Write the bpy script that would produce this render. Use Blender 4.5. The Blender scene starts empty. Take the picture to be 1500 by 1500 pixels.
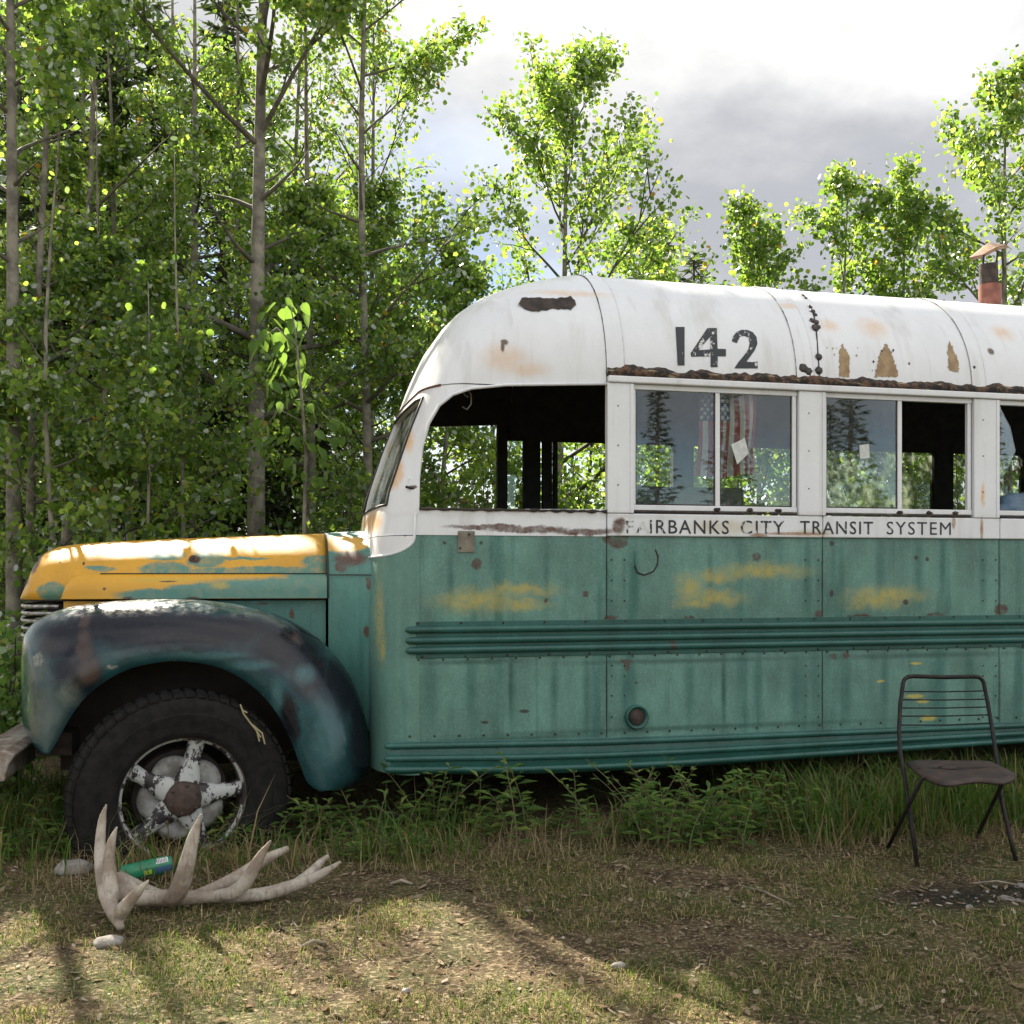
import bpy, bmesh, math, random
import numpy as np
from mathutils import Vector, Matrix, noise
from mathutils.geometry import tessellate_polygon

R = math.radians
rng = np.random.default_rng(7)
random.seed(7)
scene = bpy.context.scene
col = scene.collection

# ------------------------------------------------------------------ camera
# world: X along the bus (front = -X), Y away from the camera, near side of the bus at Y = 0, Z up
F, CX, HY = 1570.0, 820.0, 835.0                 # focal length / principal column / horizon row in photo pixels
YAW = math.atan(1570 / 6270)
DIST, HC = 5.1, 1.23
SA, CA = math.sin(YAW), math.cos(YAW)
CAM = (-DIST * SA, -DIST * CA, HC)
cd = bpy.data.cameras.new('camera')
cam = bpy.data.objects.new('camera', cd)
col.objects.link(cam)
cam.location = CAM
cam.rotation_euler = (R(90), 0, -YAW)
cd.sensor_width = 36
cd.lens = 36 * F / 1500
cd.shift_x = (750 - CX) / 1500
cd.shift_y = (HY - 750) / 1500
cd.clip_start = 0.05
cd.clip_end = 2000
scene.camera = cam

def P(px, py, y=0.0):
    """photo pixel -> point on the vertical plane Y = y"""
    u = (px - CX) / F; v = (HY - py) / F
    t = (y - CAM[1]) / (CA - u * SA)
    return np.array((CAM[0] + t * (SA + u * CA), y, HC + t * v))
def PT(px, py, t):
    """photo pixel -> point at depth t"""
    u = (px - CX) / F; v = (HY - py) / F
    return np.array((CAM[0] + t * (SA + u * CA), CAM[1] + t * (CA - u * SA), HC + t * v))
def G(px, py, z=0.0):
    """photo pixel -> point on the ground"""
    return PT(px, py, (HC - z) * F / (py - HY))
def GT(px, t):
    """column + depth -> foot point on the ground"""
    p = PT(px, HY, t); return np.array((p[0], p[1], 0.0))
def X0(px): return P(px, 800)[0]
def Z0(px, py): return P(px, py)[2]

# ------------------------------------------------------------------ sky, sun, exposure
SUN_EL = R(38.5)
SUN_AZ = R(-15.0)                # behind the bus, a little to the left
SHX, SHY = -math.sin(SUN_AZ) / math.tan(SUN_EL), -math.cos(SUN_AZ) / math.tan(SUN_EL)                           # shadow offset per metre of height
sun_dir = Vector((math.sin(SUN_AZ) * math.cos(SUN_EL), math.cos(SUN_AZ) * math.cos(SUN_EL), math.sin(SUN_EL)))
world = bpy.data.worlds.new('World'); scene.world = world
world.use_nodes = True

class NT:
    def __init__(s, tree): s.t = tree
    def n(s, typ, ins=None, **props):
        nd = s.t.nodes.new('ShaderNode' + typ)
        for k, v in props.items(): setattr(nd, k, v)
        for k, v in (ins or {}).items():
            sk = nd.inputs[k]
            if isinstance(v, bpy.types.NodeSocket): s.t.links.new(v, sk)
            else: sk.default_value = v
        return nd
    def math(s, op, a, b=0.0, c=0.0, clamp=False):
        return s.n('Math', {0: a, 1: b, 2: c}, operation=op, use_clamp=clamp).outputs[0]
    def vmath(s, op, a, b=(0, 0, 0)):
        nd = s.n('VectorMath', {0: a, 1: b}, operation=op)
        return nd.outputs['Value'] if op in ('LENGTH', 'DOT_PRODUCT') else nd.outputs[0]
    def mix(s, f, a, b, bt='MIX'):
        nd = s.n('Mix', {0: f, 6: a, 7: b}, data_type='RGBA', blend_type=bt); return nd.outputs[2]
    def rng(s, v, a, b, c=0.0, d=1.0, smooth=True):
        return s.n('MapRange', {0: v, 1: a, 2: b, 3: c, 4: d}, interpolation_type='SMOOTHSTEP' if smooth else 'LINEAR').outputs[0]
    def noise(s, vec, scale, detail=3.0, rough=0.55, out=0):
        return s.n('TexNoise', {'Vector': vec, 'Scale': scale, 'Detail': detail, 'Roughness': rough}).outputs[out]

def c4(c): return (c[0], c[1], c[2], 1.0)

W = NT(world.node_tree)
for nd in list(world.node_tree.nodes): world.node_tree.nodes.remove(nd)
sky = W.n('TexSky', sky_type='NISHITA', sun_disc=False, sun_elevation=SUN_EL, sun_rotation=SUN_AZ,
          air_density=1.0, dust_density=0.5, ozone_density=1.0, altitude=600)
tc = W.n('TexCoord').outputs['Generated']
sep = W.n('SeparateXYZ', {0: tc})
den = W.math('ADD', W.math('MAXIMUM', sep.outputs[2], 0.0), 0.30)
flat = W.n('CombineXYZ', {0: W.math('DIVIDE', sep.outputs[0], den), 1: W.math('DIVIDE', sep.outputs[1], den), 2: 0.0}).outputs[0]
SKY_OFF = (4.20, -3.50, 0.0)
fl2 = W.vmath('ADD', flat, SKY_OFF)
n1 = W.noise(fl2, 0.75, 5.0, 0.46)
n2 = W.noise(W.vmath('ADD', fl2, (7.3, 2.2, 0)), 0.85, 9.0, 0.56)
cover = W.rng(n1, 0.34, 0.52)
shade = W.rng(n2, 0.39, 0.57)
cloud = W.mix(shade, c4((4.6, 4.75, 5.1)), c4((10.2, 10.1, 9.9)))
# clouds dimmed toward the sun, brightened opposite to add light on the bus side
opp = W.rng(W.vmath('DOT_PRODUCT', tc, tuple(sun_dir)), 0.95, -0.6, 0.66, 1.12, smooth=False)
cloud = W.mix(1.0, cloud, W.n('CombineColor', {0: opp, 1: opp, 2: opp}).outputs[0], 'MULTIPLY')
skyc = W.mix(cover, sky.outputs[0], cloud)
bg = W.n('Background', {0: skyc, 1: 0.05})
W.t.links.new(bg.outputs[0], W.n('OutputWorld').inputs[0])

sd = bpy.data.lights.new('sun', 'SUN'); sd.energy = 5.0; sd.angle = R(0.55); sd.color = (1.0, 0.91, 0.76)
so = bpy.data.objects.new('sun', sd); col.objects.link(so)
so.location = (-4, 20, 14)
so.rotation_euler = sun_dir.to_track_quat('Z', 'Y').to_euler()

vs = scene.view_settings
scene.display_settings.display_device = 'sRGB'
vs.view_transform = 'Standard'; vs.look = 'None'; vs.exposure = 1.72; vs.gamma = 1.0; vs.use_curve_mapping = False
scene.cycles.use_denoising = True
scene.cycles.max_bounces = 4
scene.cycles.glossy_bounces = 2
scene.cycles.transmission_bounces = 3
scene.cycles.diffuse_bounces = 2
scene.cycles.transparent_max_bounces = 8
scene.cycles.sample_clamp_indirect = 6.0

# ------------------------------------------------------------------ object helpers
def tag(o, label=None, cat=None, group=None, kind=None):
    if label: o['label'] = label
    if cat: o['category'] = cat
    if group: o['group'] = group
    if kind: o['kind'] = kind
    return o
def empty(name, loc, label=None, cat=None, group=None):
    o = bpy.data.objects.new(name, None); col.objects.link(o)
    o.location = tuple(float(a) for a in loc); o.empty_display_size = 0.2
    return tag(o, label, cat, group)
def wloc(o):
    v = Vector(o.location)
    while o.parent: o = o.parent; v += Vector(o.location)
    return v
def link(name, me, parent=None):
    """mesh coordinates are world coordinates; the child's offset cancels its parent's place"""
    o = bpy.data.objects.new(name, me); col.objects.link(o)
    if parent is not None:
        o.parent = parent; o.location = -wloc(parent)
    return o
def clone(o, parent):
    c = o.copy(); col.objects.link(c); c.parent = parent
    return c

class MB:
    """collects shapes; build() links them as ONE mesh object"""
    def __init__(s): s.v = []; s.f = []; s.m = []
    def add(s, v, f, m=0):
        k = len(s.v); s.v += [tuple(map(float, a)) for a in v]
        s.f += [tuple(i + k for i in q) for q in f]; s.m += [m] * len(f); return s
    def box(s, lo, hi, m=0):
        x0, y0, z0 = lo; x1, y1, z1 = hi
        v = [(x0, y0, z0), (x1, y0, z0), (x1, y1, z0), (x0, y1, z0), (x0, y0, z1), (x1, y0, z1), (x1, y1, z1), (x0, y1, z1)]
        return s.add(v, [(0, 3, 2, 1), (4, 5, 6, 7), (0, 1, 5, 4), (1, 2, 6, 5), (2, 3, 7, 6), (3, 0, 4, 7)], m)
    def tube(s, pts, rad, n=6, m=0, cap=True):
        pts = [Vector(p) for p in pts]; k = len(pts)
        if not hasattr(rad, '__len__'): rad = [rad] * k
        v = []; f = []; up = None
        for i, p in enumerate(pts):
            d = (pts[min(i + 1, k - 1)] - pts[max(i - 1, 0)])
            d = d.normalized() if d.length > 1e-9 else Vector((0, 0, 1))
            if up is None:
                up = Vector((0, 0, 1)) if abs(d.z) < 0.9 else Vector((1, 0, 0))
            a = d.cross(up)
            a = a.normalized() if a.length > 1e-6 else d.orthogonal().normalized()
            b = a.cross(d); up = b
            for j in range(n):
                t = 2 * math.pi * j / n
                v.append(p + (a * math.cos(t) + b * math.sin(t)) * rad[i])
        for i in range(k - 1):
            for j in range(n):
                a0 = i * n + j; b0 = i * n + (j + 1) % n
                f.append((a0, b0, b0 + n, a0 + n))
        if cap: f += [tuple(range(n))[::-1], tuple(range((k - 1) * n, k * n))]
        return s.add(v, f, m)
    def lathe(s, prof, M, n=32, m=0, close=False):
        """prof: (radius, height) pairs turned round local Z, placed by matrix M"""
        v = []; f = []; k = len(prof)
        for i in range(n):
            t = 2 * math.pi * i / n
            v += [M @ Vector((r * math.cos(t), r * math.sin(t), h)) for r, h in prof]
        for i in range(n):
            j = (i + 1) % n
            for q in range(k - 1 + (1 if close else 0)):
                f.append((i * k + q, j * k + q, j * k + (q + 1) % k, i * k + (q + 1) % k))
        return s.add(v, f, m)
    def grid(s, pts, m=0):
        """pts[i][j] -> quads"""
        a = len(pts); b = len(pts[0])
        return s.add([p for r in pts for p in r], [(i * b + j, i * b + j + 1, (i + 1) * b + j + 1, (i + 1) * b + j) for i in range(a - 1) for j in range(b - 1)], m)
    def prism(s, poly, d, m=0):
        """flat polygon (3d points) pushed along d"""
        n = len(poly); d = Vector(d); q = [Vector(p) for p in poly]
        return s.add(q + [p + d for p in q], [tuple(range(n))[::-1], tuple(range(n, 2 * n))] + [(i, (i + 1) % n, n + (i + 1) % n, n + i) for i in range(n)], m)
    def blob(s, c, r, seed=0, amp=0.25, seg=8, m=0):
        v = []; f = []; nr = seg // 2 + 1
        for i in range(nr + 1):
            th = math.pi * i / nr
            for j in range(seg):
                ph = 2 * math.pi * j / seg
                d = Vector((math.sin(th) * math.cos(ph), math.sin(th) * math.sin(ph), math.cos(th)))
                k = 1 + amp * noise.noise(d * 1.7 + Vector((seed * 3.1, seed * 1.7, 0)))
                v.append((c[0] + d.x * r[0] * k, c[1] + d.y * r[1] * k, c[2] + d.z * r[2] * k))
        for i in range(nr):
            for j in range(seg):
                j2 = (j + 1) % seg
                f.append((i * seg + j, (i + 1) * seg + j, (i + 1) * seg + j2, i * seg + j2))
        return s.add(v, f, m)
    def mesh(s, name, mats, smooth=False):
        me = bpy.data.meshes.new(name); me.from_pydata(s.v, [], s.f)
        for mt in (mats if isinstance(mats, (list, tuple)) else [mats]): me.materials.append(mt)
        if any(s.m): me.polygons.foreach_set('material_index', s.m)
        if smooth: me.polygons.foreach_set('use_smooth', [True] * len(s.f))
        bm = bmesh.new(); bm.from_mesh(me)
        bmesh.ops.remove_doubles(bm, verts=bm.verts, dist=1e-5)
        bmesh.ops.recalc_face_normals(bm, faces=bm.faces); bm.to_mesh(me); bm.free()
        return me
    def build(s, name, mats, parent=None, smooth=False, sharp=None, bevel=0.0):
        o = link(name, s.mesh(name, mats, smooth), parent)
        if bevel:
            b = o.modifiers.new('bevel', 'BEVEL'); b.width = bevel; b.segments = 2; b.limit_method = 'ANGLE'
        if sharp and smooth: o.data.set_sharp_from_angle(angle=R(sharp))
        return o
def bake(o):
    dg = bpy.context.evaluated_depsgraph_get(); dg.update()
    me = bpy.data.meshes.new_from_object(o.evaluated_get(dg))
    o.modifiers.clear(); o.data = me; return o

def fast_mesh(name, V, k, mats, smooth=False, idx=None):
    """V: (n*k, 3) array, n separate k-gons"""
    n = len(V) // k
    me = bpy.data.meshes.new(name)
    me.vertices.add(n * k); me.vertices.foreach_set('co', np.ascontiguousarray(V, dtype=np.float32).ravel())
    me.loops.add(n * k); me.loops.foreach_set('vertex_index', np.arange(n * k, dtype=np.int32))
    me.polygons.add(n); me.polygons.foreach_set('loop_start', np.arange(0, n * k, k, dtype=np.int32))
    for mt in (mats if isinstance(mats, (list, tuple)) else [mats]): me.materials.append(mt)
    if idx is not None: me.polygons.foreach_set('material_index', np.asarray(idx, dtype=np.int32))
    me.update(calc_edges=True); return me

# ------------------------------------------------------------------ materials
def M_new(name):
    m = bpy.data.materials.new(name); m.use_nodes = True
    for nd in list(m.node_tree.nodes): m.node_tree.nodes.remove(nd)
    return m, NT(m.node_tree)
def finish(T, shader): T.t.links.new(shader, T.n('OutputMaterial').inputs[0])
def obco(T): return T.n('TexCoord').outputs['Object']

def plain(name, c, rough=0.6, metal=0.0, var=0.25, scale=14.0, bump=0.15, c2=None, spec=0.5):
    m, T = M_new(name); co = obco(T)
    n = T.noise(co, scale, 5.0, 0.6)
    d = c2 or tuple(a * (1 - var) for a in c)
    cc = T.mix(T.rng(n, 0.35, 0.65), c4(c), c4(d))
    b = T.n('Bump', {'Strength': bump, 'Distance': 0.01, 'Height': n}).outputs[0]
    s = T.n('BsdfPrincipled', {'Base Color': cc, 'Roughness': rough, 'Metallic': metal, 'Normal': b, 'Specular IOR Level': spec})
    finish(T, s.outputs[0]); return m

def B(px, py, rx, ry, y=0.0):
    """blot given in photo pixels on the plane Y = y -> centre and radii in metres"""
    p = P(px, py, y); k = (P(px + 1, py, y) - p)[0]
    return (p[0], p[2], rx * k, ry * k * 0.97)

def paint(name, base, layers, var=0.12, rough=0.4, streak=None, bump=0.08, speck=None, mott=0.0, spec=0.5):
    """weathered paint: layers = (colour, blots, softness, warp, grain)"""
    m, T = M_new(name); co = obco(T)
    big = T.noise(co, 2.6, 4.0, 0.55)
    cc = T.mix(T.rng(big, 0.3, 0.7), c4(base), c4(tuple(a * (1 - var * 2) for a in base)))
    if streak:
        sc, scol, amt = streak
        st = T.noise(T.vmath('MULTIPLY', co, (sc, 3.0, 0.55)), 1.0, 4.0, 0.6)
        st2 = T.noise(T.vmath('MULTIPLY', co, (sc * 2.7, 5.0, 1.1)), 1.0, 3.0, 0.6)
        msk = T.math('MULTIPLY', T.math('MAXIMUM', T.rng(st, 0.52, 0.70), T.math('MULTIPLY', T.rng(st2, 0.58, 0.72), 0.6)), amt)
        cc = T.mix(msk, cc, c4(scol))
    fine = T.noise(co, 85.0, 4.0, 0.7)
    med = T.noise(co, 22.0, 5.0, 0.65)
    if mott:
        k1 = T.noise(T.vmath('MULTIPLY', co, (1, 1, 0.45)), 7.0, 6.0, 0.68)
        cc = T.mix(1.0, cc, T.n('CombineColor', {i: T.rng(k1, 0.25, 0.75, 1 - mott, 1 + mott, smooth=False) for i in range(3)}).outputs[0], 'MULTIPLY')
        cc = T.mix(1.0, cc, T.n('CombineColor', {i: T.rng(fine, 0.3, 0.7, 1 - mott * .6, 1 + mott * .6, smooth=False) for i in range(3)}).outputs[0], 'MULTIPLY')
    wn = {}
    for colr, blots, soft, warp, grain in layers:
        key = round(warp, 4)
        if key not in wn:
            w = T.n('TexNoise', {'Vector': co, 'Scale': 11.0 if warp > 0.045 else 38.0, 'Detail': 6.0, 'Roughness': 0.72}).outputs[1]
            w = T.vmath('MULTIPLY', T.vmath('SUBTRACT', w, (0.5, 0.5, 0.5)), (warp, warp, warp))
            wn[key] = T.vmath('ADD', co, w)
        msk = None
        for (cx, cz, rx, rz) in blots:
            d = T.vmath('LENGTH', T.vmath('MULTIPLY', T.vmath('SUBTRACT', wn[key], (cx, 0, cz)), (1 / rx, 0, 1 / rz)))
            k = T.rng(d, 1 - soft, 1 + soft * 0.6, 1.0, 0.0)
            msk = k if msk is None else T.math('MAXIMUM', msk, k)
        if grain >= 0.7: msk = T.math('MULTIPLY', msk, T.rng(T.math('ADD', T.math('MULTIPLY', fine, 0.6), T.math('MULTIPLY', med, 0.4)), 0.44, 0.54, 1 - grain, 1.0))
        elif grain > 0: msk = T.math('MULTIPLY', msk, T.rng(med, 0.5 - 0.22, 0.5 + 0.22 - grain * 0.2, 1 - grain, 1.0))
        if len(colr) == 4: msk = T.math('MULTIPLY', msk, colr[3])
        cc = T.mix(msk, cc, c4(colr[:3]))
    if speck: cc = T.mix(T.math('MULTIPLY', T.rng(fine, 0.60, 0.72), speck[3]), cc, c4(speck[:3]))
    hgt = T.math('ADD', T.math('MULTIPLY', med, 0.6), T.math('MULTIPLY', fine, 0.25))
    b = T.n('Bump', {'Strength': bump, 'Distance': 0.012, 'Height': hgt}).outputs[0]
    rg = T.math('ADD', T.math('MULTIPLY', T.rng(med, 0.3, 0.7), 0.22), rough)
    s = T.n('BsdfPrincipled', {'Base Color': cc, 'Roughness': rg, 'Normal': b, 'Specular IOR Level': spec})
    finish(T, s.outputs[0]); return m

def leaf_mat(name, cols, trans, tw=0.5, gloss=0.10):
    """cols: list of (position, colour) picked per leaf"""
    m, T = M_new(name)
    r = T.n('NewGeometry').outputs['Random Per Island']
    def ramp(cs):
        nd = T.n('ValToRGB', {0: r}); e = nd.color_ramp.elements
        while len(e) < len(cs): e.new(0.5)
        for el, (p, c) in zip(e, cs): el.position = p; el.color = c4(c)
        return nd.outputs[0]
    d = T.n('BsdfDiffuse', {0: ramp(cols)}).outputs[0]
    t = T.n('BsdfTranslucent', {0: ramp(trans)}).outputs[0]
    g = T.n('BsdfGlossy', {0: (1, 1, 1, 1), 'Roughness': 0.42}).outputs[0]
    a = T.n('MixShader', {0: tw, 1: d, 2: t}).outputs[0]
    fr = T.math('MULTIPLY', T.n('LayerWeight', {0: 0.35}).outputs[0], gloss * 2)
    finish(T, T.n('MixShader', {0: fr, 1: a, 2: g}).outputs[0]); return m

aspen_leaf = leaf_mat('aspen_leaf', [(0.0, (0.036, 0.072, 0.022)), (0.5, (0.075, 0.122, 0.036)), (0.97, (0.12, 0.165, 0.045)), (0.993, (0.18, 0.18, 0.04)), (1.0, (0.40, 0.18, 0.03))],
                      [(0.0, (0.14, 0.28, 0.035)), (0.5, (0.32, 0.50, 0.06)), (0.97, (0.52, 0.68, 0.10)), (0.993, (0.62, 0.62, 0.07)), (1.0, (0.75, 0.35, 0.05))], 0.58)
dull_leaf = leaf_mat('dull_leaf', [(0.0, (0.026, 0.052, 0.018)), (0.7, (0.055, 0.092, 0.030)), (1.0, (0.10, 0.135, 0.042))],
                     [(0.0, (0.10, 0.22, 0.03)), (0.7, (0.24, 0.39, 0.05)), (1.0, (0.46, 0.60, 0.08))], 0.52)
poplar_leaf = leaf_mat('poplar_leaf', [(0.0, (0.05, 0.11, 0.03)), (1.0, (0.10, 0.17, 0.045))], [(0.0, (0.14, 0.30, 0.04)), (1.0, (0.32, 0.48, 0.07))], 0.5, 0.06)
spruce_needle = leaf_mat('spruce_needle', [(0.0, (0.022, 0.036, 0.016)), (1.0, (0.055, 0.075, 0.034))], [(0.0, (0.03, 0.06, 0.015)), (1.0, (0.10, 0.15, 0.03))], 0.3, 0.05)
weed_leaf = leaf_mat('weed_leaf', [(0.0, (0.07, 0.135, 0.04)), (0.6, (0.15, 0.24, 0.065)), (0.93, (0.24, 0.31, 0.08)), (1.0, (0.28, 0.22, 0.08))],
                     [(0.0, (0.12, 0.30, 0.04)), (0.7, (0.26, 0.50, 0.07)), (0.95, (0.4, 0.55, 0.08)), (1.0, (0.45, 0.34, 0.1))], 0.45)
grass_blade = leaf_mat('grass_blade', [(0.0, (0.04, 0.085, 0.02)), (0.52, (0.10, 0.14, 0.035)), (0.62, (0.27, 0.22, 0.10)), (1.0, (0.52, 0.42, 0.22))],
                       [(0.0, (0.10, 0.22, 0.02)), (0.52, (0.26, 0.36, 0.05)), (0.62, (0.4, 0.32, 0.12)), (1.0, (0.5, 0.4, 0.2))], 0.35, 0.0)
tall_blade = leaf_mat('tall_blade', [(0.0, (0.05, 0.10, 0.025)), (0.72, (0.11, 0.17, 0.045)), (0.82, (0.20, 0.18, 0.07)), (1.0, (0.30, 0.22, 0.11))],
                      [(0.0, (0.10, 0.26, 0.02)), (0.72, (0.22, 0.38, 0.04)), (0.82, (0.36, 0.28, 0.10)), (1.0, (0.42, 0.3, 0.15))], 0.4, 0.015)
dry_blade = leaf_mat('dry_blade', [(0.0, (0.20, 0.15, 0.08)), (1.0, (0.36, 0.29, 0.17))], [(0.0, (0.3, 0.22, 0.1)), (1.0, (0.45, 0.36, 0.2))], 0.3, 0.0)
litter_mat = leaf_mat('litter', [(0.0, (0.10, 0.065, 0.04)), (0.5, (0.22, 0.16, 0.10)), (0.92, (0.32, 0.25, 0.18)), (1.0, (0.44, 0.38, 0.31))], [(0.0, (0.1, 0.06, 0.03)), (1.0, (0.4, 0.3, 0.2))], 0.15, 0.0)

bark_pale = plain('bark_pale', (0.24, 0.22, 0.175), 0.85, c2=(0.10, 0.092, 0.075), scale=9, bump=0.5)
bark_twig = plain('bark_twig', (0.115, 0.10, 0.08), 0.9, c2=(0.06, 0.052, 0.042), scale=12, bump=0.4)
bark_dark = plain('bark_dark', (0.10, 0.085, 0.07), 0.9, c2=(0.05, 0.042, 0.035), scale=12, bump=0.6)
stem_green = plain('stem_green', (0.10, 0.13, 0.05), 0.7, c2=(0.14, 0.09, 0.05))
rubber = plain('rubber', (0.009, 0.0088, 0.0085), 0.75, c2=(0.017, 0.016, 0.015), scale=25, bump=0.3, spec=0.15)
rust = plain('rust', (0.16, 0.075, 0.045), 0.85, c2=(0.07, 0.04, 0.03), scale=30, bump=0.5)
rust_dark = plain('rust_dark', (0.06, 0.042, 0.035), 0.85, c2=(0.025, 0.02, 0.018), scale=24, bump=0.5)
dark_in = plain('dark_interior', (0.035, 0.037, 0.035), 0.85, c2=(0.02, 0.02, 0.02))
under = plain('underbody', (0.025, 0.022, 0.02), 0.9, c2=(0.04, 0.03, 0.025))
black_paint = plain('black_tube', (0.011, 0.011, 0.012), 0.5, c2=(0.026, 0.02, 0.017), scale=30, bump=0.2, spec=0.25)
black_rubber = plain('seal', (0.02, 0.02, 0.02), 0.6)
tar = plain('tar', (0.016, 0.015, 0.015), 0.5, c2=(0.05, 0.035, 0.025), scale=40, bump=0.6)
bone, T = M_new('antler_bone'); co = obco(T)
na = T.noise(co, 9.0, 6.0, 0.65); nb_ = T.noise(T.vmath('MULTIPLY', co, (75, 75, 13)), 1.0, 4.0, 0.6); nc_ = T.noise(co, 110.0, 3.0, 0.6)
cc = T.mix(T.rng(na, 0.38, 0.62), c4((0.44, 0.39, 0.33)), c4((0.25, 0.195, 0.15)))
cc = T.mix(T.math('MULTIPLY', T.rng(nb_, 0.52, 0.72), 0.55), cc, c4((0.14, 0.105, 0.085)))
bh_ = T.math('ADD', nb_, T.math('MULTIPLY', nc_, 0.4))
finish(T, T.n('BsdfPrincipled', {'Base Color': cc, 'Roughness': 0.65, 'Normal': T.n('Bump', {'Strength': 0.7, 'Distance': 0.008, 'Height': bh_}).outputs[0]}).outputs[0])
stone_m = plain('stone', (0.33, 0.31, 0.29), 0.85, c2=(0.19, 0.175, 0.16), scale=18, bump=0.4)
pale_stone = plain('pale_stone', (0.33, 0.30, 0.27), 0.85, c2=(0.17, 0.155, 0.14), scale=25, bump=0.3)
wood_m = plain('dead_wood', (0.34, 0.28, 0.21), 0.85, c2=(0.2, 0.16, 0.12), scale=20, bump=0.4)

seam_m, T = M_new('seam_caulk'); co = obco(T)
cc = T.mix(T.rng(T.noise(co, 16.0, 5.0, 0.7), 0.50, 0.60), c4((0.42, 0.42, 0.41)), c4((0.03, 0.026, 0.024)))
finish(T, T.n('BsdfPrincipled', {'Base Color': cc, 'Roughness': 0.7}).outputs[0])
# chipped black lettering
def letter_mat(name, th):
    m, T = M_new(name); co = obco(T)
    n = T.noise(T.vmath('MULTIPLY', co, (1, 1, 0.6)), 55, 5.0, 0.7)
    n2 = T.noise(co, 6.0, 3.0)
    k = T.rng(T.math('ADD', n, T.math('MULTIPLY', n2, 0.5)), th, th + 0.06)
    cc = T.mix(k, c4((0.022, 0.026, 0.032)), c4((0.62, 0.62, 0.60)))
    finish(T, T.n('BsdfPrincipled', {'Base Color': cc, 'Roughness': 0.55}).outputs[0]); return m
letter_m = letter_mat('letter_black', 0.86)
letter_worn = letter_mat('letter_worn', 0.74)

def glass_mat(name, refl=2.2, base=0.05, dust=0.05, tint=(0.92, 0.96, 0.94), dcol=(0.5, 0.52, 0.5)):
    m, T = M_new(name); co = obco(T)
    tr = T.n('BsdfTransparent', {0: c4(tint)}).outputs[0]
    b = T.n('Bump', {'Strength': 0.02, 'Distance': 0.01, 'Height': T.noise(co, 3.0, 2.0)}).outputs[0]
    gl = T.n('BsdfGlossy', {0: (0.95, 0.97, 1, 1), 'Roughness': 0.012, 'Normal': b}).outputs[0]
    fr = T.n('Fresnel', {0: 1.5}).outputs[0]
    f = T.math('ADD', T.math('MULTIPLY', fr, refl), base, clamp=True)
    a = T.n('MixShader', {0: f, 1: tr, 2: gl}).outputs[0]
    dn = T.noise(T.vmath('MULTIPLY', co, (1.0, 1.0, 0.5)), 16, 5.0, 0.7)
    df = T.n('MixShader', {0: 0.5, 1: T.n('BsdfDiffuse', {0: c4(dcol)}).outputs[0], 2: T.n('BsdfTranslucent', {0: c4(dcol)}).outputs[0]}).outputs[0]
    finish(T, T.n('MixShader', {0: T.math('MULTIPLY', T.rng(dn, 0.42, 0.72, 0.15, 1.0), dust), 1: a, 2: df}).outputs[0]); return m
glass = glass_mat('window_glass', 1.2, 0.015, 0.10)
glass_ws = glass_mat('windscreen_glass', 0.3, 0.02, 0.40, dcol=(0.55, 0.60, 0.55))
sheet = glass_mat('plastic_sheet', 1.0, 0.02, 0.85, dcol=(0.5, 0.55, 0.42))

# ================================================================== GROUND
def ground_h(x, y):
    return 0.018 * noise.noise(Vector((x * 1.3, y * 1.3, 3.0))) + 0.010 * noise.noise(Vector((x * 5, y * 5, 1.0)))
mg, T = M_new('forest_ground'); co = obco(T)
n_a = T.noise(co, 1.7, 6.0, 0.62); n_b = T.noise(co, 7.0, 6.0, 0.7); n_c = T.noise(co, 60.0, 4.0, 0.7)
cc = T.mix(T.rng(n_b, 0.35, 0.66), c4((0.055, 0.037, 0.023)), c4((0.17, 0.12, 0.068)))
cc = T.mix(T.math('MULTIPLY', T.rng(n_a, 0.45, 0.62), 0.7), cc, c4((0.075, 0.095, 0.032)))
cc = T.mix(T.rng(n_c, 0.49, 0.70), cc, c4((0.44, 0.36, 0.22)))
# old fire spot of dark ash right of the chair
fp = G(1420, 1312)
wv = T.vmath('ADD', co, T.vmath('MULTIPLY', T.vmath('SUBTRACT', T.n('TexNoise', {'Vector': co, 'Scale': 7.0, 'Detail': 4.0}).outputs[1], (0.5, 0.5, 0.5)), (0.25, 0.25, 0)))
dd = T.vmath('LENGTH', T.vmath('MULTIPLY', T.vmath('SUBTRACT', wv, (fp[0] + 0.12, fp[1], 0)), (1 / 0.55, 1 / 0.2, 0)))
cc = T.mix(T.math('MULTIPLY', T.rng(dd, 0.35, 1.25, 1.0, 0.0), T.rng(n_b, 0.3, 0.6, 1.0, 0.75)), cc, c4((0.022, 0.019, 0.018)))
bh = T.math('ADD', n_b, T.math('MULTIPLY', n_c, 0.5))
finish(T, T.n('BsdfPrincipled', {'Base Color': cc, 'Roughness': 0.95, 'Specular IOR Level': 0.15, 'Normal': T.n('Bump', {'Strength': 1.0, 'Distance': 0.05, 'Height': bh}).outputs[0]}).outputs[0])
xs = sorted(set([-400, -150, -60, -30, -16, -10, -7] + list(np.round(np.arange(-5, 7.01, 0.12), 3)) + [9, 12, 20, 40, 90, 200, 400]))
ys = sorted(set([-300, -100, -50, -25, -12, -8] + list(np.round(np.arange(-6, 4.01, 0.12), 3)) + [5, 6, 8, 11, 15, 20, 30, 50, 90, 200, 400]))
mb = MB(); mb.grid([[(x, y, ground_h(x, y) if abs(x) < 8 and abs(y) < 8 else 0.0) for y in ys] for x in xs])
tag(mb.build('ground', mg, smooth=True), kind='structure')

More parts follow.
